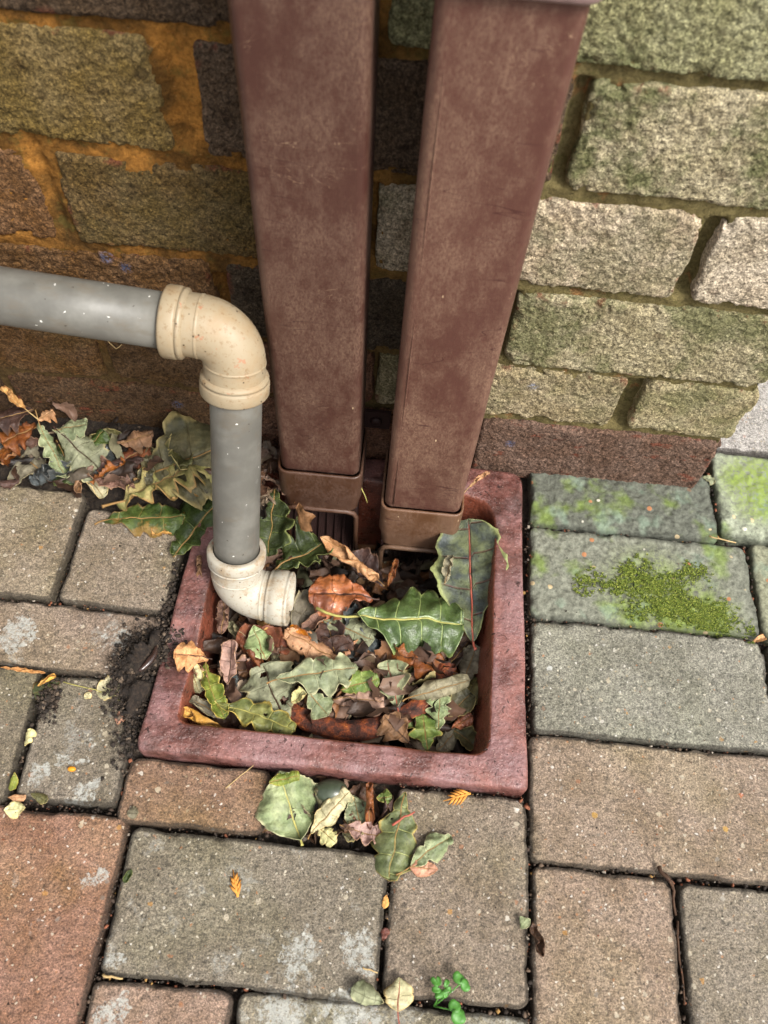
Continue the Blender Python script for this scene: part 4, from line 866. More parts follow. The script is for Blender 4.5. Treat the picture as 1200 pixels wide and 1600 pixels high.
    ('oak_leaf', 'crisp crinkled cream leaf with a long stalk below the huge olive leaf', 'crisp', (-0.2323, 0.3407, 0.016), (-0.1522, 0.3894, 0.03), 0.0705, {'nl': 5, 'depth': 0.3, 'cup': -0.8, 'bend': -0.3, 'ripple': 1, 'crumple': 0.06, 'stalk': 0.12, 'roll': -14, 'sc': 'stalk', 'holes': 2}),
    ('oak_leaf', 'dark green leaf with brown base on the paver below the crisp leaf', 'patch', (-0.2426, 0.3281, 0.006), (-0.172, 0.3374, 0.008), 0.0428, {'nl': 4, 'depth': 0.3, 'cup': -0.6, 'bend': -0.3, 'stalk': 0.1, 'sc': 'stalk'}),
    ('oak_leaf', 'golden brown leaf peeping out under the dark green leaf on the paver', 'tan', (-0.1973, 0.3177, 0.004), (-0.1846, 0.3423, 0.006), 0.0306, {'nl': 2, 'depth': 0.2, 'cup': -0.5, 'stalk': 0}),
    ('oak_leaf', 'dark green leaf running behind the foot of the grey pipe', 'dkgreen', (-0.1771, 0.3013, 0.004), (-0.1417, 0.3633, 0.012), 0.0702, {'nl': 4, 'depth': 0.3, 'cup': -0.4, 'bend': -0.3, 'stalk': 0}),
    ('oak_leaf', 'dark green leaf between the grey pipe and the left downpipe', 'dkgreen', (-0.0994, 0.3749, 0.012), (-0.0972, 0.3122, 0.0), 0.0478, {'nl': 4, 'depth': 0.3, 'cup': 0.5, 'stalk': 0}),
    ('oak_leaf', 'narrow pale mint leaf with toothed edge near the left of the wall foot', 'palegreen', (-0.3066, 0.3966, 0.044), (-0.2779, 0.3572, 0.02), 0.026, {'nl': 5, 'depth': 0.35, 'cup': -0.9, 'roll': -20, 'ripple': 0.8, 'stalk': 0.2, 'sc': 'stalk'}),
    ('oak_leaf', 'grey-olive leaf hanging right of the narrow mint leaf', 'pale', (-0.2921, 0.396, 0.036), (-0.2464, 0.3648, 0.02), 0.0478, {'nl': 4, 'depth': 0.2, 'cup': -0.5, 'roll': 10, 'ripple': 0.6, 'stalk': 0.1, 'sc': 'stalk_dark'}),
    ('oak_leaf', 'flat grey leaf lying over the corner of the far left paver', 'grey', (-0.3012, 0.365, 0.01), (-0.3282, 0.381, 0.012), 0.0517, {'nl': 3, 'depth': 0.25, 'cup': -0.3, 'stalk': 0.2, 'sc': 'stalk'}),
    ('oak_leaf', 'pale green leaf with a bright lobe at the foot of the wall', 'palegreen', (-0.2965, 0.3955, 0.036), (-0.266, 0.4031, 0.04), 0.0293, {'nl': 3, 'depth': 0.35, 'cup': -0.5, 'stalk': 0}),
    ('oak_leaf', 'dark green leaf under the grey-olive leaf', 'dkgreen', (-0.2966, 0.393, 0.022), (-0.2692, 0.3581, 0.016), 0.0435, {'nl': 3, 'depth': 0.2, 'cup': -0.4, 'stalk': 0}),
    ('oak_leaf', 'rust brown leaf at the far left edge against the wall', 'rust', (-0.3103, 0.3966, 0.036), (-0.3359, 0.3784, 0.036), 0.0399, {'nl': 3, 'depth': 0.25, 'cup': -0.6, 'bend': -0.4, 'stalk': 0}),
    ('oak_leaf', 'dark brown wet leaf at the far left under the tan curl', 'dkbrown', (-0.3118, 0.4053, 0.05), (-0.3417, 0.3913, 0.05), 0.035, {'nl': 3, 'depth': 0.2, 'cup': -0.7, 'stalk': 0}),
    ('oak_leaf', 'tan curled leaf with a pale stalk against the wall at the far left', 'tan', (-0.313, 0.3973, 0.062), (-0.3354, 0.4135, 0.066), 0.0225, {'nl': 3, 'depth': 0.35, 'cup': 1.8, 'crumple': 0.08, 'stalk': 0.5, 'sc': 'straw'}),
    ('oak_leaf', 'small golden brown leaf at the wall foot behind the mint leaf', 'tan', (-0.3085, 0.3992, 0.044), (-0.2973, 0.4103, 0.044), 0.0215, {'nl': 3, 'depth': 0.3, 'cup': -0.6, 'stalk': 0}),
    ('oak_leaf', 'crinkled tan scrap at the left edge beside the flat grey leaf', 'peach', (-0.34, 0.3687, 0.016), (-0.3286, 0.3851, 0.018), 0.0281, {'nl': 4, 'depth': 0.4, 'cup': 1.2, 'crumple': 0.1, 'stalk': 0}),
    ('oak_leaf', 'brown and cream folded leaf left of the crisp cream leaf', 'cream', (-0.2712, 0.3754, 0.022), (-0.2463, 0.3485, 0.008), 0.0278, {'nl': 2, 'depth': 0.2, 'cup': 1.3, 'roll': -20, 'stalk': 0}),
    ('oak_leaf', 'reddish brown leaf in the shade between the leaf heaps', 'rust', (-0.2411, 0.3748, 0.02), (-0.2135, 0.3973, 0.026), 0.0389, {'nl': 3, 'depth': 0.2, 'cup': -0.5, 'stalk': 0}),
    ('oak_leaf', 'dull brown leaf against the wall left of the huge olive leaf', 'brown', (-0.2387, 0.3901, 0.032), (-0.2094, 0.4031, 0.036), 0.031, {'nl': 3, 'depth': 0.3, 'cup': -0.7, 'stalk': 0}),
    ('oak_leaf', 'small olive leaf behind the tip of the grey-olive leaf', 'dkgreen', (-0.2652, 0.3884, 0.024), (-0.2554, 0.4048, 0.03), 0.0234, {'nl': 2, 'depth': 0.2, 'cup': -0.6, 'stalk': 0}),
    ('oak_leaf', 'pale green rounded leaf at the left end of the hole', 'palegreen', (-0.0387, 0.088, -0.002), (-0.0595, 0.1322, 0.01), 0.0528, {'nl': 1, 'depth': 0.1, 'env': 'ovate', 'cup': -0.4, 'bend': -0.3, 'stalk': 0.1, 'sc': 'stalk_y', 'seed': 31}),
    ('oak_leaf', 'curled yellow leaf top bent over the pale rounded leaf', 'yellow', (-0.0654, 0.1228, 0.013), (-0.0438, 0.1294, 0.013), 0.0219, {'nl': 3, 'depth': 0.2, 'cup': -1.6, 'roll': 12, 'stalk': 0}),
    ('oak_leaf', 'cream green folded leaf beside the pale rounded leaf', 'cream', (-0.0313, 0.0924, 0.002), (-0.0064, 0.1235, 0.006), 0.0283, {'nl': 4, 'depth': 0.2, 'cup': -0.9, 'roll': 14, 'ripple': 0.8, 'stalk': 0.1}),
    ('oak_leaf', 'pale grey-green scrap in the hole beneath the acorn', 'palegreen', (0.0054, 0.0976, -0.004), (-0.0033, 0.1222, 0.0), 0.0208, {'nl': 1, 'depth': 0.1, 'env': 'ovate', 'cup': 0.3, 'stalk': 0}),
    ('oak_leaf', 'chestnut brown leaf standing folded in the hole', 'rust', (0.0112, 0.0999, -0.001), (0.0075, 0.1308, 0.008), 0.022, {'nl': 2, 'depth': 0.15, 'cup': 1.8, 'stalk': 0}),
    ('oak_leaf', 'pinkish brown leaf with torn edge along the front of the hole', 'pink', (-0.0113, 0.0999, 0.0), (0.0246, 0.0943, 0.001), 0.0243, {'nl': 4, 'depth': 0.4, 'cup': -0.8, 'ripple': 0.8, 'stalk': 0, 'crumple': 0.05}),
    ('oak_leaf', 'long mottled green leaf lying from the hole over the joint', 'green2', (0.0339, 0.126, 0.008), (0.0269, 0.0662, 0.003), 0.0381, {'nl': 4, 'depth': 0.28, 'cup': -0.4, 'bend': -0.3, 'ripple': 0.5, 'stalk': 0.0, 'holes': 2, 'seed': 44}),
    ('oak_leaf', 'brown leaf in the dark left corner of the hole', 'brown', (-0.0667, 0.0916, -0.008), (-0.0508, 0.0984, -0.008), 0.0168, {'nl': 3, 'depth': 0.3, 'cup': 1.3, 'stalk': 0}),
    ('oak_leaf', 'creamy yellow leaf scrap at the front edge of the hole', 'cream', (-0.0281, 0.0989, -0.004), (-0.0128, 0.0884, 0.0), 0.0179, {'nl': 3, 'depth': 0.35, 'cup': -0.6, 'stalk': 0}),
    ('oak_leaf', 'little green leaf between brown leaves in the hole', 'green2', (0.0137, 0.1195, 0.008), (0.0248, 0.1224, 0.008), 0.0142, {'nl': 2, 'depth': 0.2, 'cup': -0.6, 'stalk': 0}),
    ('oak_leaf', 'dark pinkish folded leaf right of the chestnut brown one', 'dkbrown', (0.0235, 0.099, -0.002), (0.0229, 0.1248, 0.004), 0.0194, {'nl': 2, 'depth': 0.15, 'cup': 1.4, 'stalk': 0}),
    ('oak_leaf', 'pale white-green lobed leaf with a hooked stalk lying on the paver by the hole', 'palegreen', (0.0414, 0.0774, 0.004), (0.0696, 0.0997, 0.004), 0.0316, {'nl': 2, 'depth': 0.62, 'cup': -0.7, 'bend': -0.3, 'ripple': 0.6, 'stalk': 0.35, 'sc': 'stalk', 'seed': 52}),
    ('oak_leaf', 'short cream and pink lobe beside the hooked stalk leaf', 'peach', (0.0414, 0.0766, 0.004), (0.0616, 0.0768, 0.003), 0.015, {'nl': 1, 'depth': 0.1, 'cup': -0.8, 'env': 'ovate', 'stalk': 0}),
    ('small_leaf', 'small green leaf with yellow blotches left of the soil heap', 'patch', (-0.2381, 0.184, 0.003), (-0.2563, 0.173, 0.003), 0.0232, {'small': True, 'nl': 3, 'depth': 0.15, 'cup': -0.4, 'stalk': 0}),
    ('small_leaf', 'curled orange leaf above the green blotched one', 'tan', (-0.2539, 0.1783, 0.006), (-0.2418, 0.1878, 0.006), 0.0109, {'small': True, 'nl': 2, 'depth': 0.1, 'cup': 1.6, 'stalk': 0}),
    ('small_leaf', 'long shrivelled straw coloured leaf in the far left joint', 'peach', (-0.2864, 0.1907, 0.004), (-0.252, 0.1895, 0.004), 0.009, {'small': True, 'nl': 4, 'depth': 0.4, 'cup': 1.8, 'crumple': 0.1, 'stalk': 0}),
    ('small_leaf', 'torn pale green leaf fragment on the paver by the soil', 'cream', (-0.2096, 0.179, 0.002), (-0.1923, 0.1858, 0.002), 0.0192, {'small': True, 'nl': 2, 'depth': 0.1, 'cup': 0.2, 'env': 'lens', 'stalk': 0}),
    ('small_leaf', 'tiny pale green fragment left of the torn one', 'cream', (-0.217, 0.1732, 0.002), (-0.2135, 0.1786, 0.002), 0.0061, {'small': True, 'nl': 1, 'depth': 0.1, 'env': 'lens', 'stalk': 0}),
    ('small_leaf', 'cream chip shaped leaf beside the soil heap', 'peach', (-0.1863, 0.1557, 0.004), (-0.1863, 0.1676, 0.004), 0.0101, {'small': True, 'nl': 1, 'depth': 0.0, 'cup': -1.0, 'env': 'ovate', 'stalk': 0}),
    ('small_leaf', 'pale yellow curled leaf over the left joint', 'cream', (-0.2491, 0.1329, 0.005), (-0.2494, 0.1463, 0.005), 0.0132, {'small': True, 'nl': 2, 'depth': 0.3, 'cup': -1.2, 'stalk': 0}),
    ('small_leaf', 'slim green yellow leaf standing in the left joint', 'yellow', (-0.2511, 0.1009, 0.003), (-0.2514, 0.1136, 0.003), 0.0084, {'small': True, 'nl': 1, 'depth': 0.1, 'cup': -1, 'env': 'ovate', 'stalk': 0}),
    ('small_leaf', 'brown leaf in the joint above the red paver', 'tan', (-0.2506, 0.0965, 0.003), (-0.2388, 0.0976, 0.003), 0.0096, {'small': True, 'nl': 2, 'depth': 0.2, 'cup': -1, 'stalk': 0}),
    ('small_leaf', 'olive leaf tip wedged in the joint above the red paver', 'olive', (-0.2356, 0.1004, 0.004), (-0.2223, 0.0963, 0.004), 0.0096, {'small': True, 'nl': 2, 'depth': 0.2, 'cup': -0.9, 'stalk': 0}),
    ('small_leaf', 'rounded olive yellow leaf on the red paver corner', 'cream', (-0.251, 0.0874, 0.004), (-0.2363, 0.0905, 0.004), 0.0139, {'small': True, 'nl': 1, 'depth': 0.08, 'cup': -0.5, 'env': 'ovate', 'stalk': 0}),
    ('small_leaf', 'small grey and brown leaf at the corner of three pavers', 'grey', (-0.1642, 0.0938, 0.004), (-0.1556, 0.0946, 0.004), 0.0127, {'small': True, 'nl': 1, 'depth': 0.08, 'cup': -0.9, 'env': 'ovate', 'stalk': 0}),
    ('small_leaf', 'small dark leaf with bright edge in the long joint of the red paver', 'dkgreen', (-0.1552, 0.0483, 0.002), (-0.1521, 0.0576, 0.002), 0.0074, {'small': True, 'nl': 1, 'depth': 0.1, 'cup': 1, 'env': 'ovate', 'stalk': 0}),
    ('small_leaf', 'tan leaf scrap in the joint below the hole', 'peach', (0.0258, 0.0484, 0.001), (0.0268, 0.0574, 0.001), 0.0068, {'small': True, 'nl': 1, 'depth': 0.2, 'cup': -0.8, 'env': 'ovate', 'stalk': 0}),
    ('small_leaf', 'reddish scrap in the joint below the hole', 'rust', (0.0266, 0.0288, 0.0), (0.0286, 0.0368, 0.0), 0.0085, {'small': True, 'nl': 2, 'depth': 0.3, 'cup': -0.8, 'stalk': 0}),
    ('small_leaf', 'dark brown shrivelled leaf hanging over the right hand joint', 'dkbrown', (0.1282, 0.0491, 0.006), (0.1341, 0.0279, 0.006), 0.0157, {'small': True, 'nl': 3, 'depth': 0.3, 'cup': 1.6, 'crumple': 0.12, 'stalk': 0}),
    ('small_leaf', 'pale blue-grey scrap above the shrivelled leaf', 'palegreen', (0.1197, 0.0517, 0.004), (0.1259, 0.0459, 0.004), 0.011, {'small': True, 'nl': 2, 'depth': 0.2, 'cup': -0.6, 'stalk': 0}),
    ('small_leaf', 'arched grey-olive leaf at the bottom joint', 'pale', (0.0301, -0.0068, 0.008), (0.0078, -0.0015, 0.008), 0.0219, {'small': True, 'nl': 3, 'depth': 0.15, 'cup': -1.1, 'bend': -0.7, 'roll': -10, 'stalk': 0}),
    ('small_leaf', 'pointed grey leaf with a red midrib at the bottom', 'cream', (0.0397, -0.011, 0.007), (0.0391, 0.0081, 0.007), 0.0209, {'small': True, 'nl': 2, 'depth': 0.16, 'cup': -0.25, 'stalk': 0.7, 'sc': 'stalk_red', 'env': 'ovate', 'shear': 0.1}),
    ('small_leaf', 'pale lilac leaf at the corner of the wall', 'pale', (0.2909, 0.4361, 0.003), (0.303, 0.4326, 0.003), 0.0132, {'small': True, 'nl': 2, 'depth': 0.3, 'cup': -0.5, 'stalk': 0}),
    ('small_leaf', 'narrow dry leaf in the right hand joint above the two lower pavers', 'dkbrown', (0.2202, 0.0911, 0.004), (0.2294, 0.081, 0.004), 0.0076, {'small': True, 'nl': 2, 'depth': 0.2, 'cup': 1.5, 'stalk': 0}),
    ('small_leaf', 'small tan leaf beside the moss at the right edge', 'tan', (0.3153, 0.2749, 0.004), (0.3256, 0.2794, 0.004), 0.0103, {'small': True, 'nl': 2, 'depth': 0.2, 'cup': 1.0, 'stalk': 0}),
]
for i, q in enumerate(LEAVES):
    nm, lb, cls, B, T, W, kw = q; kw = dict(kw); kw.setdefault('seed', 11 + i * 7); place_leaf(nm, lb, cls, B, T, W, **kw)

# ------------------------------------------------------------------ loose litter under the leaves, crumbs, grit and moss
def fragments(n, region, zf, size, seed, tilt=.9):
    r = random.Random(seed); V, F = [], []; b = 0
    for i in range(n):
        L = r.uniform(*size); W = L * r.uniform(.4, .8)
        v, f, at, mid = leaf_geo(L, W, r.choice((2, 3)), r.uniform(.1, .4), seed + i, cup=r.uniform(-1.6, 1.6), bend=r.uniform(-1.5, 1.5), ripple=1, crumple=.12, nu=9, nv=3)
        x, y = region(r); z = zf(x, y) + r.uniform(-.004, .006)
        m = Matrix.Translation((x, y, z)) @ Matrix.Rotation(r.uniform(0, 6.28), 4, 'Z') @ Matrix.Rotation(r.uniform(-tilt, tilt), 4, 'X') @ Matrix.Rotation(r.uniform(-tilt, tilt), 4, 'Y')
        m = np.array(m); v = v @ m[:3, :3].T + m[:3, 3]; V.append(v); F.append(f + b); b += len(v)
    return np.vstack(V), np.vstack(F)
CLS = {'brown': 'mid brown', 'pink': 'pinkish brown', 'dkbrown': 'dark brown', 'grey': 'greyish', 'rust': 'rust brown', 'olive': 'olive brown', 'slate': 'blackish wet', 'tan': 'tan', 'peach': 'light tan'}
def filler(n, region, zf, label, group, seed, marks, size=(.030, .054)):
    r = random.Random(seed); used = set(); k = 0
    while k < n:
        k += 1; x, y = region(r); z = zf(x, y) + r.uniform(.003, .012); L = r.uniform(*size); a = r.uniform(0, 6.28); e = r.uniform(-.35, .35)
        if region is reg_drain and -.035 < x < .085 and y > .225: z -= .012
        B = (x, y, z); T = (x + L * cos(a) * cos(e), y + L * sin(a) * cos(e), z + L * sin(e))
        x0, x1, y0, y1 = region.__defaults__
        if not (x0 < T[0] < x1 and y0 < T[1] < y1): T = (2 * x - T[0], 2 * y - T[1], T[2])
        where = min(marks, key=lambda q: (q[0] - (B[0] + T[0]) / 2) ** 2 + (q[1] - (B[1] + T[1]) / 2) ** 2)[2]
        free = [c for c in CLS if (c, where) not in used and not (y > .34 and c in ('tan', 'peach', 'pink')) and not (c in ('tan', 'peach', 'rust', 'slate') and r.random() < .6)]  # paler classes kept from the wall foot: its shade goes into leaf colours
        if not free: continue
        c = r.choice(free); used.add((c, where))
        o = place_leaf('dead_leaf', label % CLS[c] + ' ' + where, c, B, T, L * r.uniform(.55, .8), nl=r.choice((2, 3, 4)), depth=r.uniform(.15, .35), roll=r.uniform(-50, 50), cup=r.choice((-1, 1)) * r.uniform(.7, 1.9), bend=r.uniform(-1, .8), ripple=.9, crumple=r.uniform(.04, .10), stalk=0, seed=seed + k * 3, small=True)
        o['group'] = group
MD = [(-.115, .245, 'below the white bend'), (-.065, .255, 'under the mouth of the white bend'), (-.035, .275, 'beside the wet orange leaf'), (.015, .235, 'under the big glossy green leaf'), (.065, .290, 'beside the big dark leaf by the right inner wall'),
      (.055, .235, 'below the tip of the glossy green leaf'), (-.115, .205, 'at the left inner wall of the drain'), (-.085, .185, 'in the front left of the drain'), (-.075, .215, 'under the large pale grey leaf'), (-.03, .215, 'under the long fresh leaf'),
      (-.02, .180, 'over the rusty ring'), (.03, .205, 'under the pale curled leaf'), (.065, .205, 'at the right inner wall of the drain'), (.04, .180, 'in the front right of the drain'), (.005, .285, 'in front of the right shoe')]
MW = [(-.34, .38, 'at the far left wall foot'), (-.29, .38, 'behind the narrow mint leaf'), (-.25, .40, 'against the wall above the mint leaf'), (-.225, .37, 'behind the crisp cream leaf'), (-.18, .39, 'under the huge olive leaf'), (-.13, .38, 'behind the upright grey pipe'), (-.39, .37, 'by the wall foot outside the left edge')]
MH = [(-.05, .11, 'under the pale rounded leaf in the hole'), (-.02, .10, 'at the front edge of the hole'), (-.02, .125, 'beside the acorn in the hole'), (.01, .11, 'at the right end of the hole')]
def reg_drain(r, x0=-.128, x1=.078, y0=.172, y1=.305): return r.uniform(x0, x1), r.uniform(y0, y1)
def reg_wall(r, x0=-.42, x1=-.09, y0=.345, y1=.412): return r.uniform(x0, x1), r.uniform(y0, y1)
def reg_hole(r, x0=-.058, x1=.022, y0=.090, y1=.128): return r.uniform(x0, x1), r.uniform(y0, y1)
def zlit(x, y): return -.034 - .074 * float(sstep(.25, .322, y)) - .022 * float(sstep(.045, .085, x)) - .01 * float(sstep(.19, .165, y))
filler(85, reg_drain, zlit, '%s dead curled leaf', 'dead leaves filling the drain', 501, MD)
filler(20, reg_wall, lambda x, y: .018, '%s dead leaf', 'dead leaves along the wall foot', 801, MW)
filler(10, reg_hole, lambda x, y: -.012, '%s withered leaf', 'dead leaves in the hole', 951, MH, (.016, .026))
v, f = fragments(560, lambda r: (r.uniform(-.135, .082), r.uniform(.166, .392)), zlit, (.020, .050), 5)
v[:, 1] = np.clip(v[:, 1], .163, .41); v[:, 0] = np.clip(v[:, 0], -.138, .086)
link('leaf_litter', mesh_np('leaf_litter', v, f, M['litter']), kind='stuff')
v, f = fragments(60, lambda r: (r.uniform(-.060, .024), r.uniform(.090, .128)), lambda x, y: -.012, (.012, .028), 905)
v[:, 1] = np.clip(v[:, 1], .0855, .1335)
link('hole_litter', mesh_np('hole_litter', v, f, M['litter']), kind='stuff')
v, f = fragments(110, lambda r: (r.uniform(-.45, -.075), r.uniform(.352, .418)), lambda x, y: .016, (.014, .036), 1905)
v[:, 1] = np.clip(v[:, 1], .3, .4235)
link('wall_foot_litter', mesh_np('wall_foot_litter', v, f, M['litter']), kind='stuff')
ICO_V = None
def ico():
    bm = bmesh.new(); bmesh.ops.create_icosphere(bm, subdivisions=1, radius=1); v = np.array([q.co[:] for q in bm.verts]); f = np.array([[w.index for w in q.verts] for q in bm.faces]); bm.free(); return v, f
IV, IF = ico()
def crumbs(name, pts, size, mat, seed, flat=.7):
    r = np.random.RandomState(seed); V, F = [], []
    for i, p in enumerate(pts):
        s = size[0] + (size[1] - size[0]) * r.rand() ** 2.4
        q = IV * (1 + .35 * r.randn(len(IV), 1)).clip(.5, 1.5) * s * np.array([1, r.uniform(.6, 1), flat]); a = r.rand() * 6.28
        R_ = np.array([[cos(a), -sin(a), 0], [sin(a), cos(a), 0], [0, 0, 1]])
        V.append(q @ R_.T + np.array(p)); F.append(IF + i * len(IV))
    link(name, mesh_np(name, np.vstack(V), np.vstack(F), M[mat], smooth=False), kind='stuff')
rn = np.random.RandomState(3); pts = []
for (cx, cy, sx, sy, n, z) in ((-.187, .199, .0085, .017, 620, .011), (-.176, .165, .006, .020, 330, .004), (-.168, .222, .009, .014, 300, .008), (-.243, .168, .005, .010, 170, .005), (-.17, .25, .003, .03, 150, .0)):
    for k in range(int(n * 1.5)):
        a, b = rn.randn() * sx, rn.randn() * sy; e = math.exp(-(a / (sx * 2)) ** 2 - (b / (sy * 2)) ** 2)
        pts.append((cx + a, cy + b, z * e + .001 + rn.rand() * .003 * e))
for k in range(420): pts.append((rn.uniform(-.45, -.12), rn.uniform(.36, .42), .018 + rn.rand() * .004))
crumbs('soil_crumbs', pts, (.0004, .0023), 'crumb', 1)
pts = []
J = [((.1278, -.05), (.1278, .28)), ((.128, .28), (.128, .37)), ((.132, .2790), (.32, .2790)), ((.132, .1817), (.325, .1817)), ((.13, .0868), (.33, .0868)), ((.2322, -.05), (.2322, .085)), ((.0278, -.008), (.0278, .10)), ((-.16, -.009), (.126, -.0065)), ((-.16, .0862), (-.06, .086)), ((-.1615, -.05), (-.161, .086)), ((-.26, .0935), (-.17, .094)), ((-.4, .250), (-.17, .2495)), ((-.4, .193), (-.19, .192)), ((-.2635, .25), (-.2635, .35)), ((.13, .367), (.32, .371)), ((.3245, .19), (.3245, .37)), ((.3, .37), (.3, .47)), ((-.252, .095), (-.252, .15)), ((-.173, .095), (-.173, .135)), ((.03, .1335), (.126, .1325)), ((.13, .43), (.283, .423))]
for a, b in J:
    n = int(math.hypot(b[0] - a[0], b[1] - a[1]) * 800)
    for k in range(n): t = rn.rand(); pts.append((a[0] + (b[0] - a[0]) * t + rn.randn() * .0016, a[1] + (b[1] - a[1]) * t + rn.randn() * .0016, -.0065 + rn.rand() * .004))
crumbs('joint_grit', pts, (.0004, .0020), 'grit', 2)
pts = [(rn.uniform(-.30, .34), rn.uniform(-.03, .40), .0014) for k in range(330)]
pts = [p for p in pts if not (-.172 < p[0] < .128 and p[1] > .09)]
crumbs('surface_grit', pts, (.0002, .0009), 'grit', 7, .6)
# moss
def moss():
    r = np.random.RandomState(9); V, F = [], []; b = 0; n = 0
    def dens(x, y):
        q = np.array([[x, y, 0.]]); nz = float(fbm(q, 70, 3, 5)[0]); n2 = float(fbm(q, 400, 2, 6)[0])
        d = max(1.15 - math.hypot((x - .262) / .052, (y - .2965 + (x - .262) * .1) / .017), 1.0 - math.hypot((x - .232) / .045, (y - .322) / .020), .75 - math.hypot((x - .268) / .020, (y - .336) / .014), .55 - math.hypot((x - .185) / .03, (y - .318) / .02))
        return d + nz * .50 + n2 * .40
    while n < 6500:
        x, y = r.uniform(.155, .3185), r.uniform(.270, .362)
        if dens(x, y) < .10 + 1.15 * r.rand(): continue
        n += 1; h = r.uniform(.0005, .0017); z = .0013 if y > .281 else -.001
        for k in range(6):
            a = r.rand() * 6.28; t = r.uniform(.35, 1.1) * h; w_ = h * .22
            c, s_ = cos(a), sin(a); px_, py_ = -s_ * w_, c * w_
            V += [(x + px_, y + py_, z), (x - px_, y - py_, z), (x + c * t * .6 - px_ * .8, y + s_ * t * .6 - py_ * .8, z + h * .8), (x + c * t * .6 + px_ * .8, y + s_ * t * .6 + py_ * .8, z + h * .8), (x + c * t * 1.15, y + s_ * t * 1.15, z + h * .9)]
            F += [(b, b + 1, b + 2), (b, b + 2, b + 3), (b + 3, b + 2, b + 4)]; b += 5
    return np.array(V), np.array(F)
v, f = moss(); link('moss', mesh_np('moss', v, f, M['moss']), kind='stuff')

# ------------------------------------------------------------------ small single things
def blob(name, label, cat, pts, rad, mat, squash=1, n=14):
    v, f = tube(pts, rad, n); v = np.array([q[:] for q in v]); c = v.mean(0); v = v - c; v[:, 2] *= squash
    return link(name, mesh_np(name, v, f, M[mat]), None, tuple(c), label, cat)
def capsule(p, d, L, r, k=9): return [(p[0] + d[0] * L * (t - .5), p[1] + d[1] * L * (t - .5), p[2]) for t in np.linspace(0, 1, k)], [max(.0002, r * sqrt(max(0, 1 - (2 * t - 1) ** 2)) + .0001) for t in np.linspace(0, 1, k)]
p_, r_ = capsule((-.0200, .1235, -.0035), (1, .1), .026, .0095, 14); blob('acorn', 'dark green acorn wedged in the hole in front of the drain', 'acorn', p_, r_, 'acorn', .9, 20)
p_, r_ = capsule((-.2120, .1205, .0022), (1, .0), .0062, .0019); blob('seed', 'small orange seed lying on the grey brick left of the drain', 'seed', p_, r_, 'seed')
sl = [(-.1775 + .006 * t + .004 * sin(t * 2.6), .1955 + .022 * t, .014 - .002 * t) for t in np.linspace(0, 1, 12)]
blob('slug', 'dark curved slug on the soil beside the drain rim', 'slug', sl, [.0008 + .0020 * sin(pi * min(1, .08 + t * .9)) for t in np.linspace(0, 1, 12)], 'slug', .8)
def flatleaf(w, h, cx, cy, cz, rot, tilt, seed):
    """little rounded leaflet as a curved disc with thickness"""
    v, f = [], []; n = 14
    v.append((0, 0, 0))
    for ring, k in ((.5, 1), (1, 1)):
        for i in range(n):
            a = 2 * pi * i / n; notch = 1 - .22 * max(0, cos(a)) ** 10
            v.append((ring * w / 2 * cos(a) * notch, ring * h / 2 * sin(a), .12 * w * ring * ring * cos(2 * a + seed)))
    for i in range(n): j = (i + 1) % n; f.append((0, 1 + i, 1 + j)); f.append((1 + i, 1 + n + i, 1 + n + j, 1 + j))
    m = Matrix.Translation((cx, cy, cz)) @ Matrix.Rotation(radians(rot), 4, 'Z') @ Matrix.Rotation(radians(tilt), 4, 'Y')
    return [m @ Vector(q) for q in v], f
def solidify(o, t=.0004):
    md = o.modifiers.new('thickness', 'SOLIDIFY'); md.thickness = t
sd = thing('seedling', 'bright green seedling with one cut leaf and two round leaf pairs in the lower joint', 'seedling', (0.0636, -0.0063, 0.0))
S = Vector((0.0636, -0.0063, 0.0))
def rel(p): return Vector(p) - S
def stem(a, b, lift): 
    a, b = rel(a), rel(b); return tube([a, a.lerp(b, .35) + Vector((0, 0, lift)), a.lerp(b, .7) + Vector((0, 0, lift)), b], [.0007, .0005, .0005, .0004], 6)
v, f = merge([stem((0.0636, -0.0063, 0.0), (0.0804, 0.009, 0.01), .003), stem((0.0636, -0.0063, 0.0), (0.0777, -0.0078, 0.01), .002), stem((0.0636, -0.0063, 0.0), (0.0669, 0.0035, 0.012), .002)])
link('stem', mesh_np('stem', v, f, M['sprout']), sd)
def leaflet(P, offs):
    for (dx, dy, w, h, r) in offs:
        q = rel(P); v, f = flatleaf(w, h, q.x + dx, q.y + dy, q.z, r, 12, dx * 900); o = link('leaf', mesh_np('leaf', v, f, M['sprout']), sd); solidify(o)
leaflet((0.0804, 0.009, 0.01), [(-.0022, .0022, .0075, .0085, 60), (.0022, -.0016, .0068, .0080, 20)])
leaflet((0.0777, -0.0078, 0.01), [(-.0015, .0028, .008, .0085, 70), (.0012, -.0028, .0105, .0095, 10)])
leaflet((0.0669, 0.0035, 0.012), [(-.0050, .0040, .0075, .0035, 140), (-.0038, -.0005, .007, .0035, 175), (.0032, .0040, .0060, .0032, 65), (-.0008, -.0030, .0085, .0045, 200), (.0025, -.0022, .006, .0035, 300), (-.0020, .0050, .006, .003, 105), (.0045, .0005, .005, .003, 20)])
s2 = thing('sprout', 'tiny yellow green sprout at the left front corner of the drain rim', 'seedling', (-0.1613, 0.1407, 0.004))
for (dx, dy, r) in ((0, .0022, 80), (.0006, -.002, 260), (.0012, .0004, 0)):
    v, f = flatleaf(.0042, .0024, dx, dy, .003, r, 15, r); o = link('leaf', mesh_np('leaf', v, f, M['sprout']), s2); solidify(o)
v, f = tube([(0, 0, -.006), (0, 0, 0), (.0004, .001, .003)], .0004, 6); link('stem', mesh_np('stem', v, f, M['sprout']), s2)
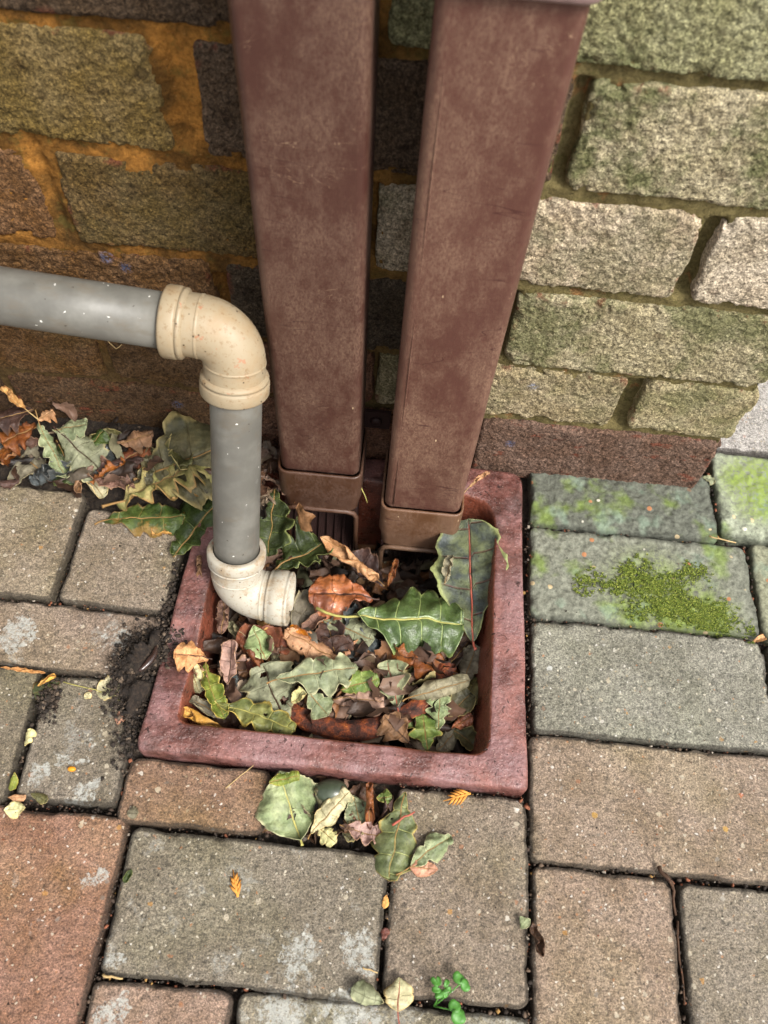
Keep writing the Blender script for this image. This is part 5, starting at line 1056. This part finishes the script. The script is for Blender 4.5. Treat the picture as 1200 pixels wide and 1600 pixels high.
def sprig(label, A, B, w, n, seed):
    t = thing('conifer_sprig', label, 'sprig', A); A_, B_ = Vector(A), Vector(B); d = B_ - A_; s = Vector((-d.y, d.x, 0)).normalized(); r = random.Random(seed)
    parts = [tube([(0, 0, .001), tuple(d * .5 + Vector((0, 0, .0018))), tuple(d + Vector((0, 0, .0005)))], [.0009, .0008, .0003], 6)]
    for k in range(n):
        u = .05 + .6 * k / n; side = 1 if k % 2 else -1; p = d * u; e = p + d * .38 * (1 - u * .5) + s * side * w * (1 - u * .7) * r.uniform(.8, 1.1)
        parts.append(tube([tuple(p + Vector((0, 0, .001))), tuple(p.lerp(e, .5) + Vector((0, 0, .0018))), tuple(e)], [.0008, .0010, .0003], 6))
    v, f = merge(parts); link('scales', mesh_np('scales', v, f, M['sprig']), t)
sprig('small golden conifer sprig lying on the large grey paver', (-0.0757, 0.0466, 0.001), (-0.0824, 0.064, 0.001), .0045, 7, 1)
sprig('tan conifer sprig under the front right corner of the drain rim', (0.0834, 0.1311, 0.001), (0.0632, 0.1237, 0.001), .006, 8, 5)
def twig(name, label, cat, pts, rad, mat):
    o = Vector(pts[0]); P = [Vector(p) - o for p in pts]; Q = []
    for i in range(len(P) - 1):
        for t in (0, .33, .66): Q.append(P[i].lerp(P[i + 1], t) + Vector((random.Random(i * 3 + t).uniform(-1, 1), random.Random(i * 5 + t).uniform(-1, 1), 0)) * rad * .6)
    Q.append(P[-1]); n = len(Q); v, f = tube(Q, [rad * (1 - .5 * k / n) for k in range(n)], 7)
    return link(name, mesh_np(name, v, f, M[mat]), None, tuple(o), label, cat)
twig('twig', 'short twig poking out of the joint under the pale grey paver', 'twig', [(0.2194, 0.0923, 0.004), (0.2259, 0.0855, 0.006), (0.2305, 0.0781, 0.0), (0.2323, 0.0629, -0.004)], 0.0016, 'wood')
twig('twig', 'thin twig lying in the long joint between the two right hand pavers', 'twig', [(0.2324, 0.0588, -0.003), (0.2319, 0.035, -0.003), (0.233, 0.0086, -0.004)], 0.001, 'wood')
twig('straw', 'pale dry straw on the small paver below the drain rim', 'straw', [(-0.0975, 0.1175, 0.002), (-0.0878, 0.1274, 0.003), (-0.0779, 0.1374, 0.004)], 0.0004, 'straw')
twig('straw', 'thin straw lying across the joint by the lower large paver', 'straw', [(-0.1563, -0.0074, 0.0), (-0.1494, -0.0076, 0.002), (-0.1423, -0.0081, 0.001)], 0.001, 'straw')
twig('straw', 'short pale straw near the curled leaf at the bottom', 'straw', [(0.0142, 0.0116, 0.001), (0.0194, 0.0109, 0.002), (0.0248, 0.0095, 0.001)], 0.0007, 'straw')
twig('straw', 'fine stem lying across the brick left of the soil', 'straw', [(-0.2378, 0.1845, 0.003), (-0.2101, 0.181, 0.002), (-0.1895, 0.1744, 0.002), (-0.1772, 0.1665, 0.004)], 0.0004, 'stalk_y')
twig('stalk', 'orange brown leaf stalk lying across the green leaf in the hole', 'stalk', [(0.0264, 0.1021, 0.008), (0.035, 0.1085, 0.011), (0.0421, 0.1125, 0.012)], 0.001, 'stalk_red')
twig('grass_blade', 'thin grey grass blade behind the right shoe', 'grass', [(-0.026, 0.3755, 0.04), (-0.0219, 0.3704, 0.028), (-0.0165, 0.3641, 0.018)], 0.0006, 'stalk_y')
twig('straw', 'pale splinter lying in the joint at the right of the wall foot', 'straw', [(0.2908, 0.3737, 0.001), (0.2995, 0.3709, 0.003), (0.3145, 0.3698, 0.001)], 0.0008, 'straw')
twig('straw', 'hooked straw hanging under the horizontal grey pipe', 'straw', [(-0.2196, 0.4, 0.156), (-0.2149, 0.4, 0.1475), (-0.2096, 0.4, 0.1532)], 0.0005, 'straw')
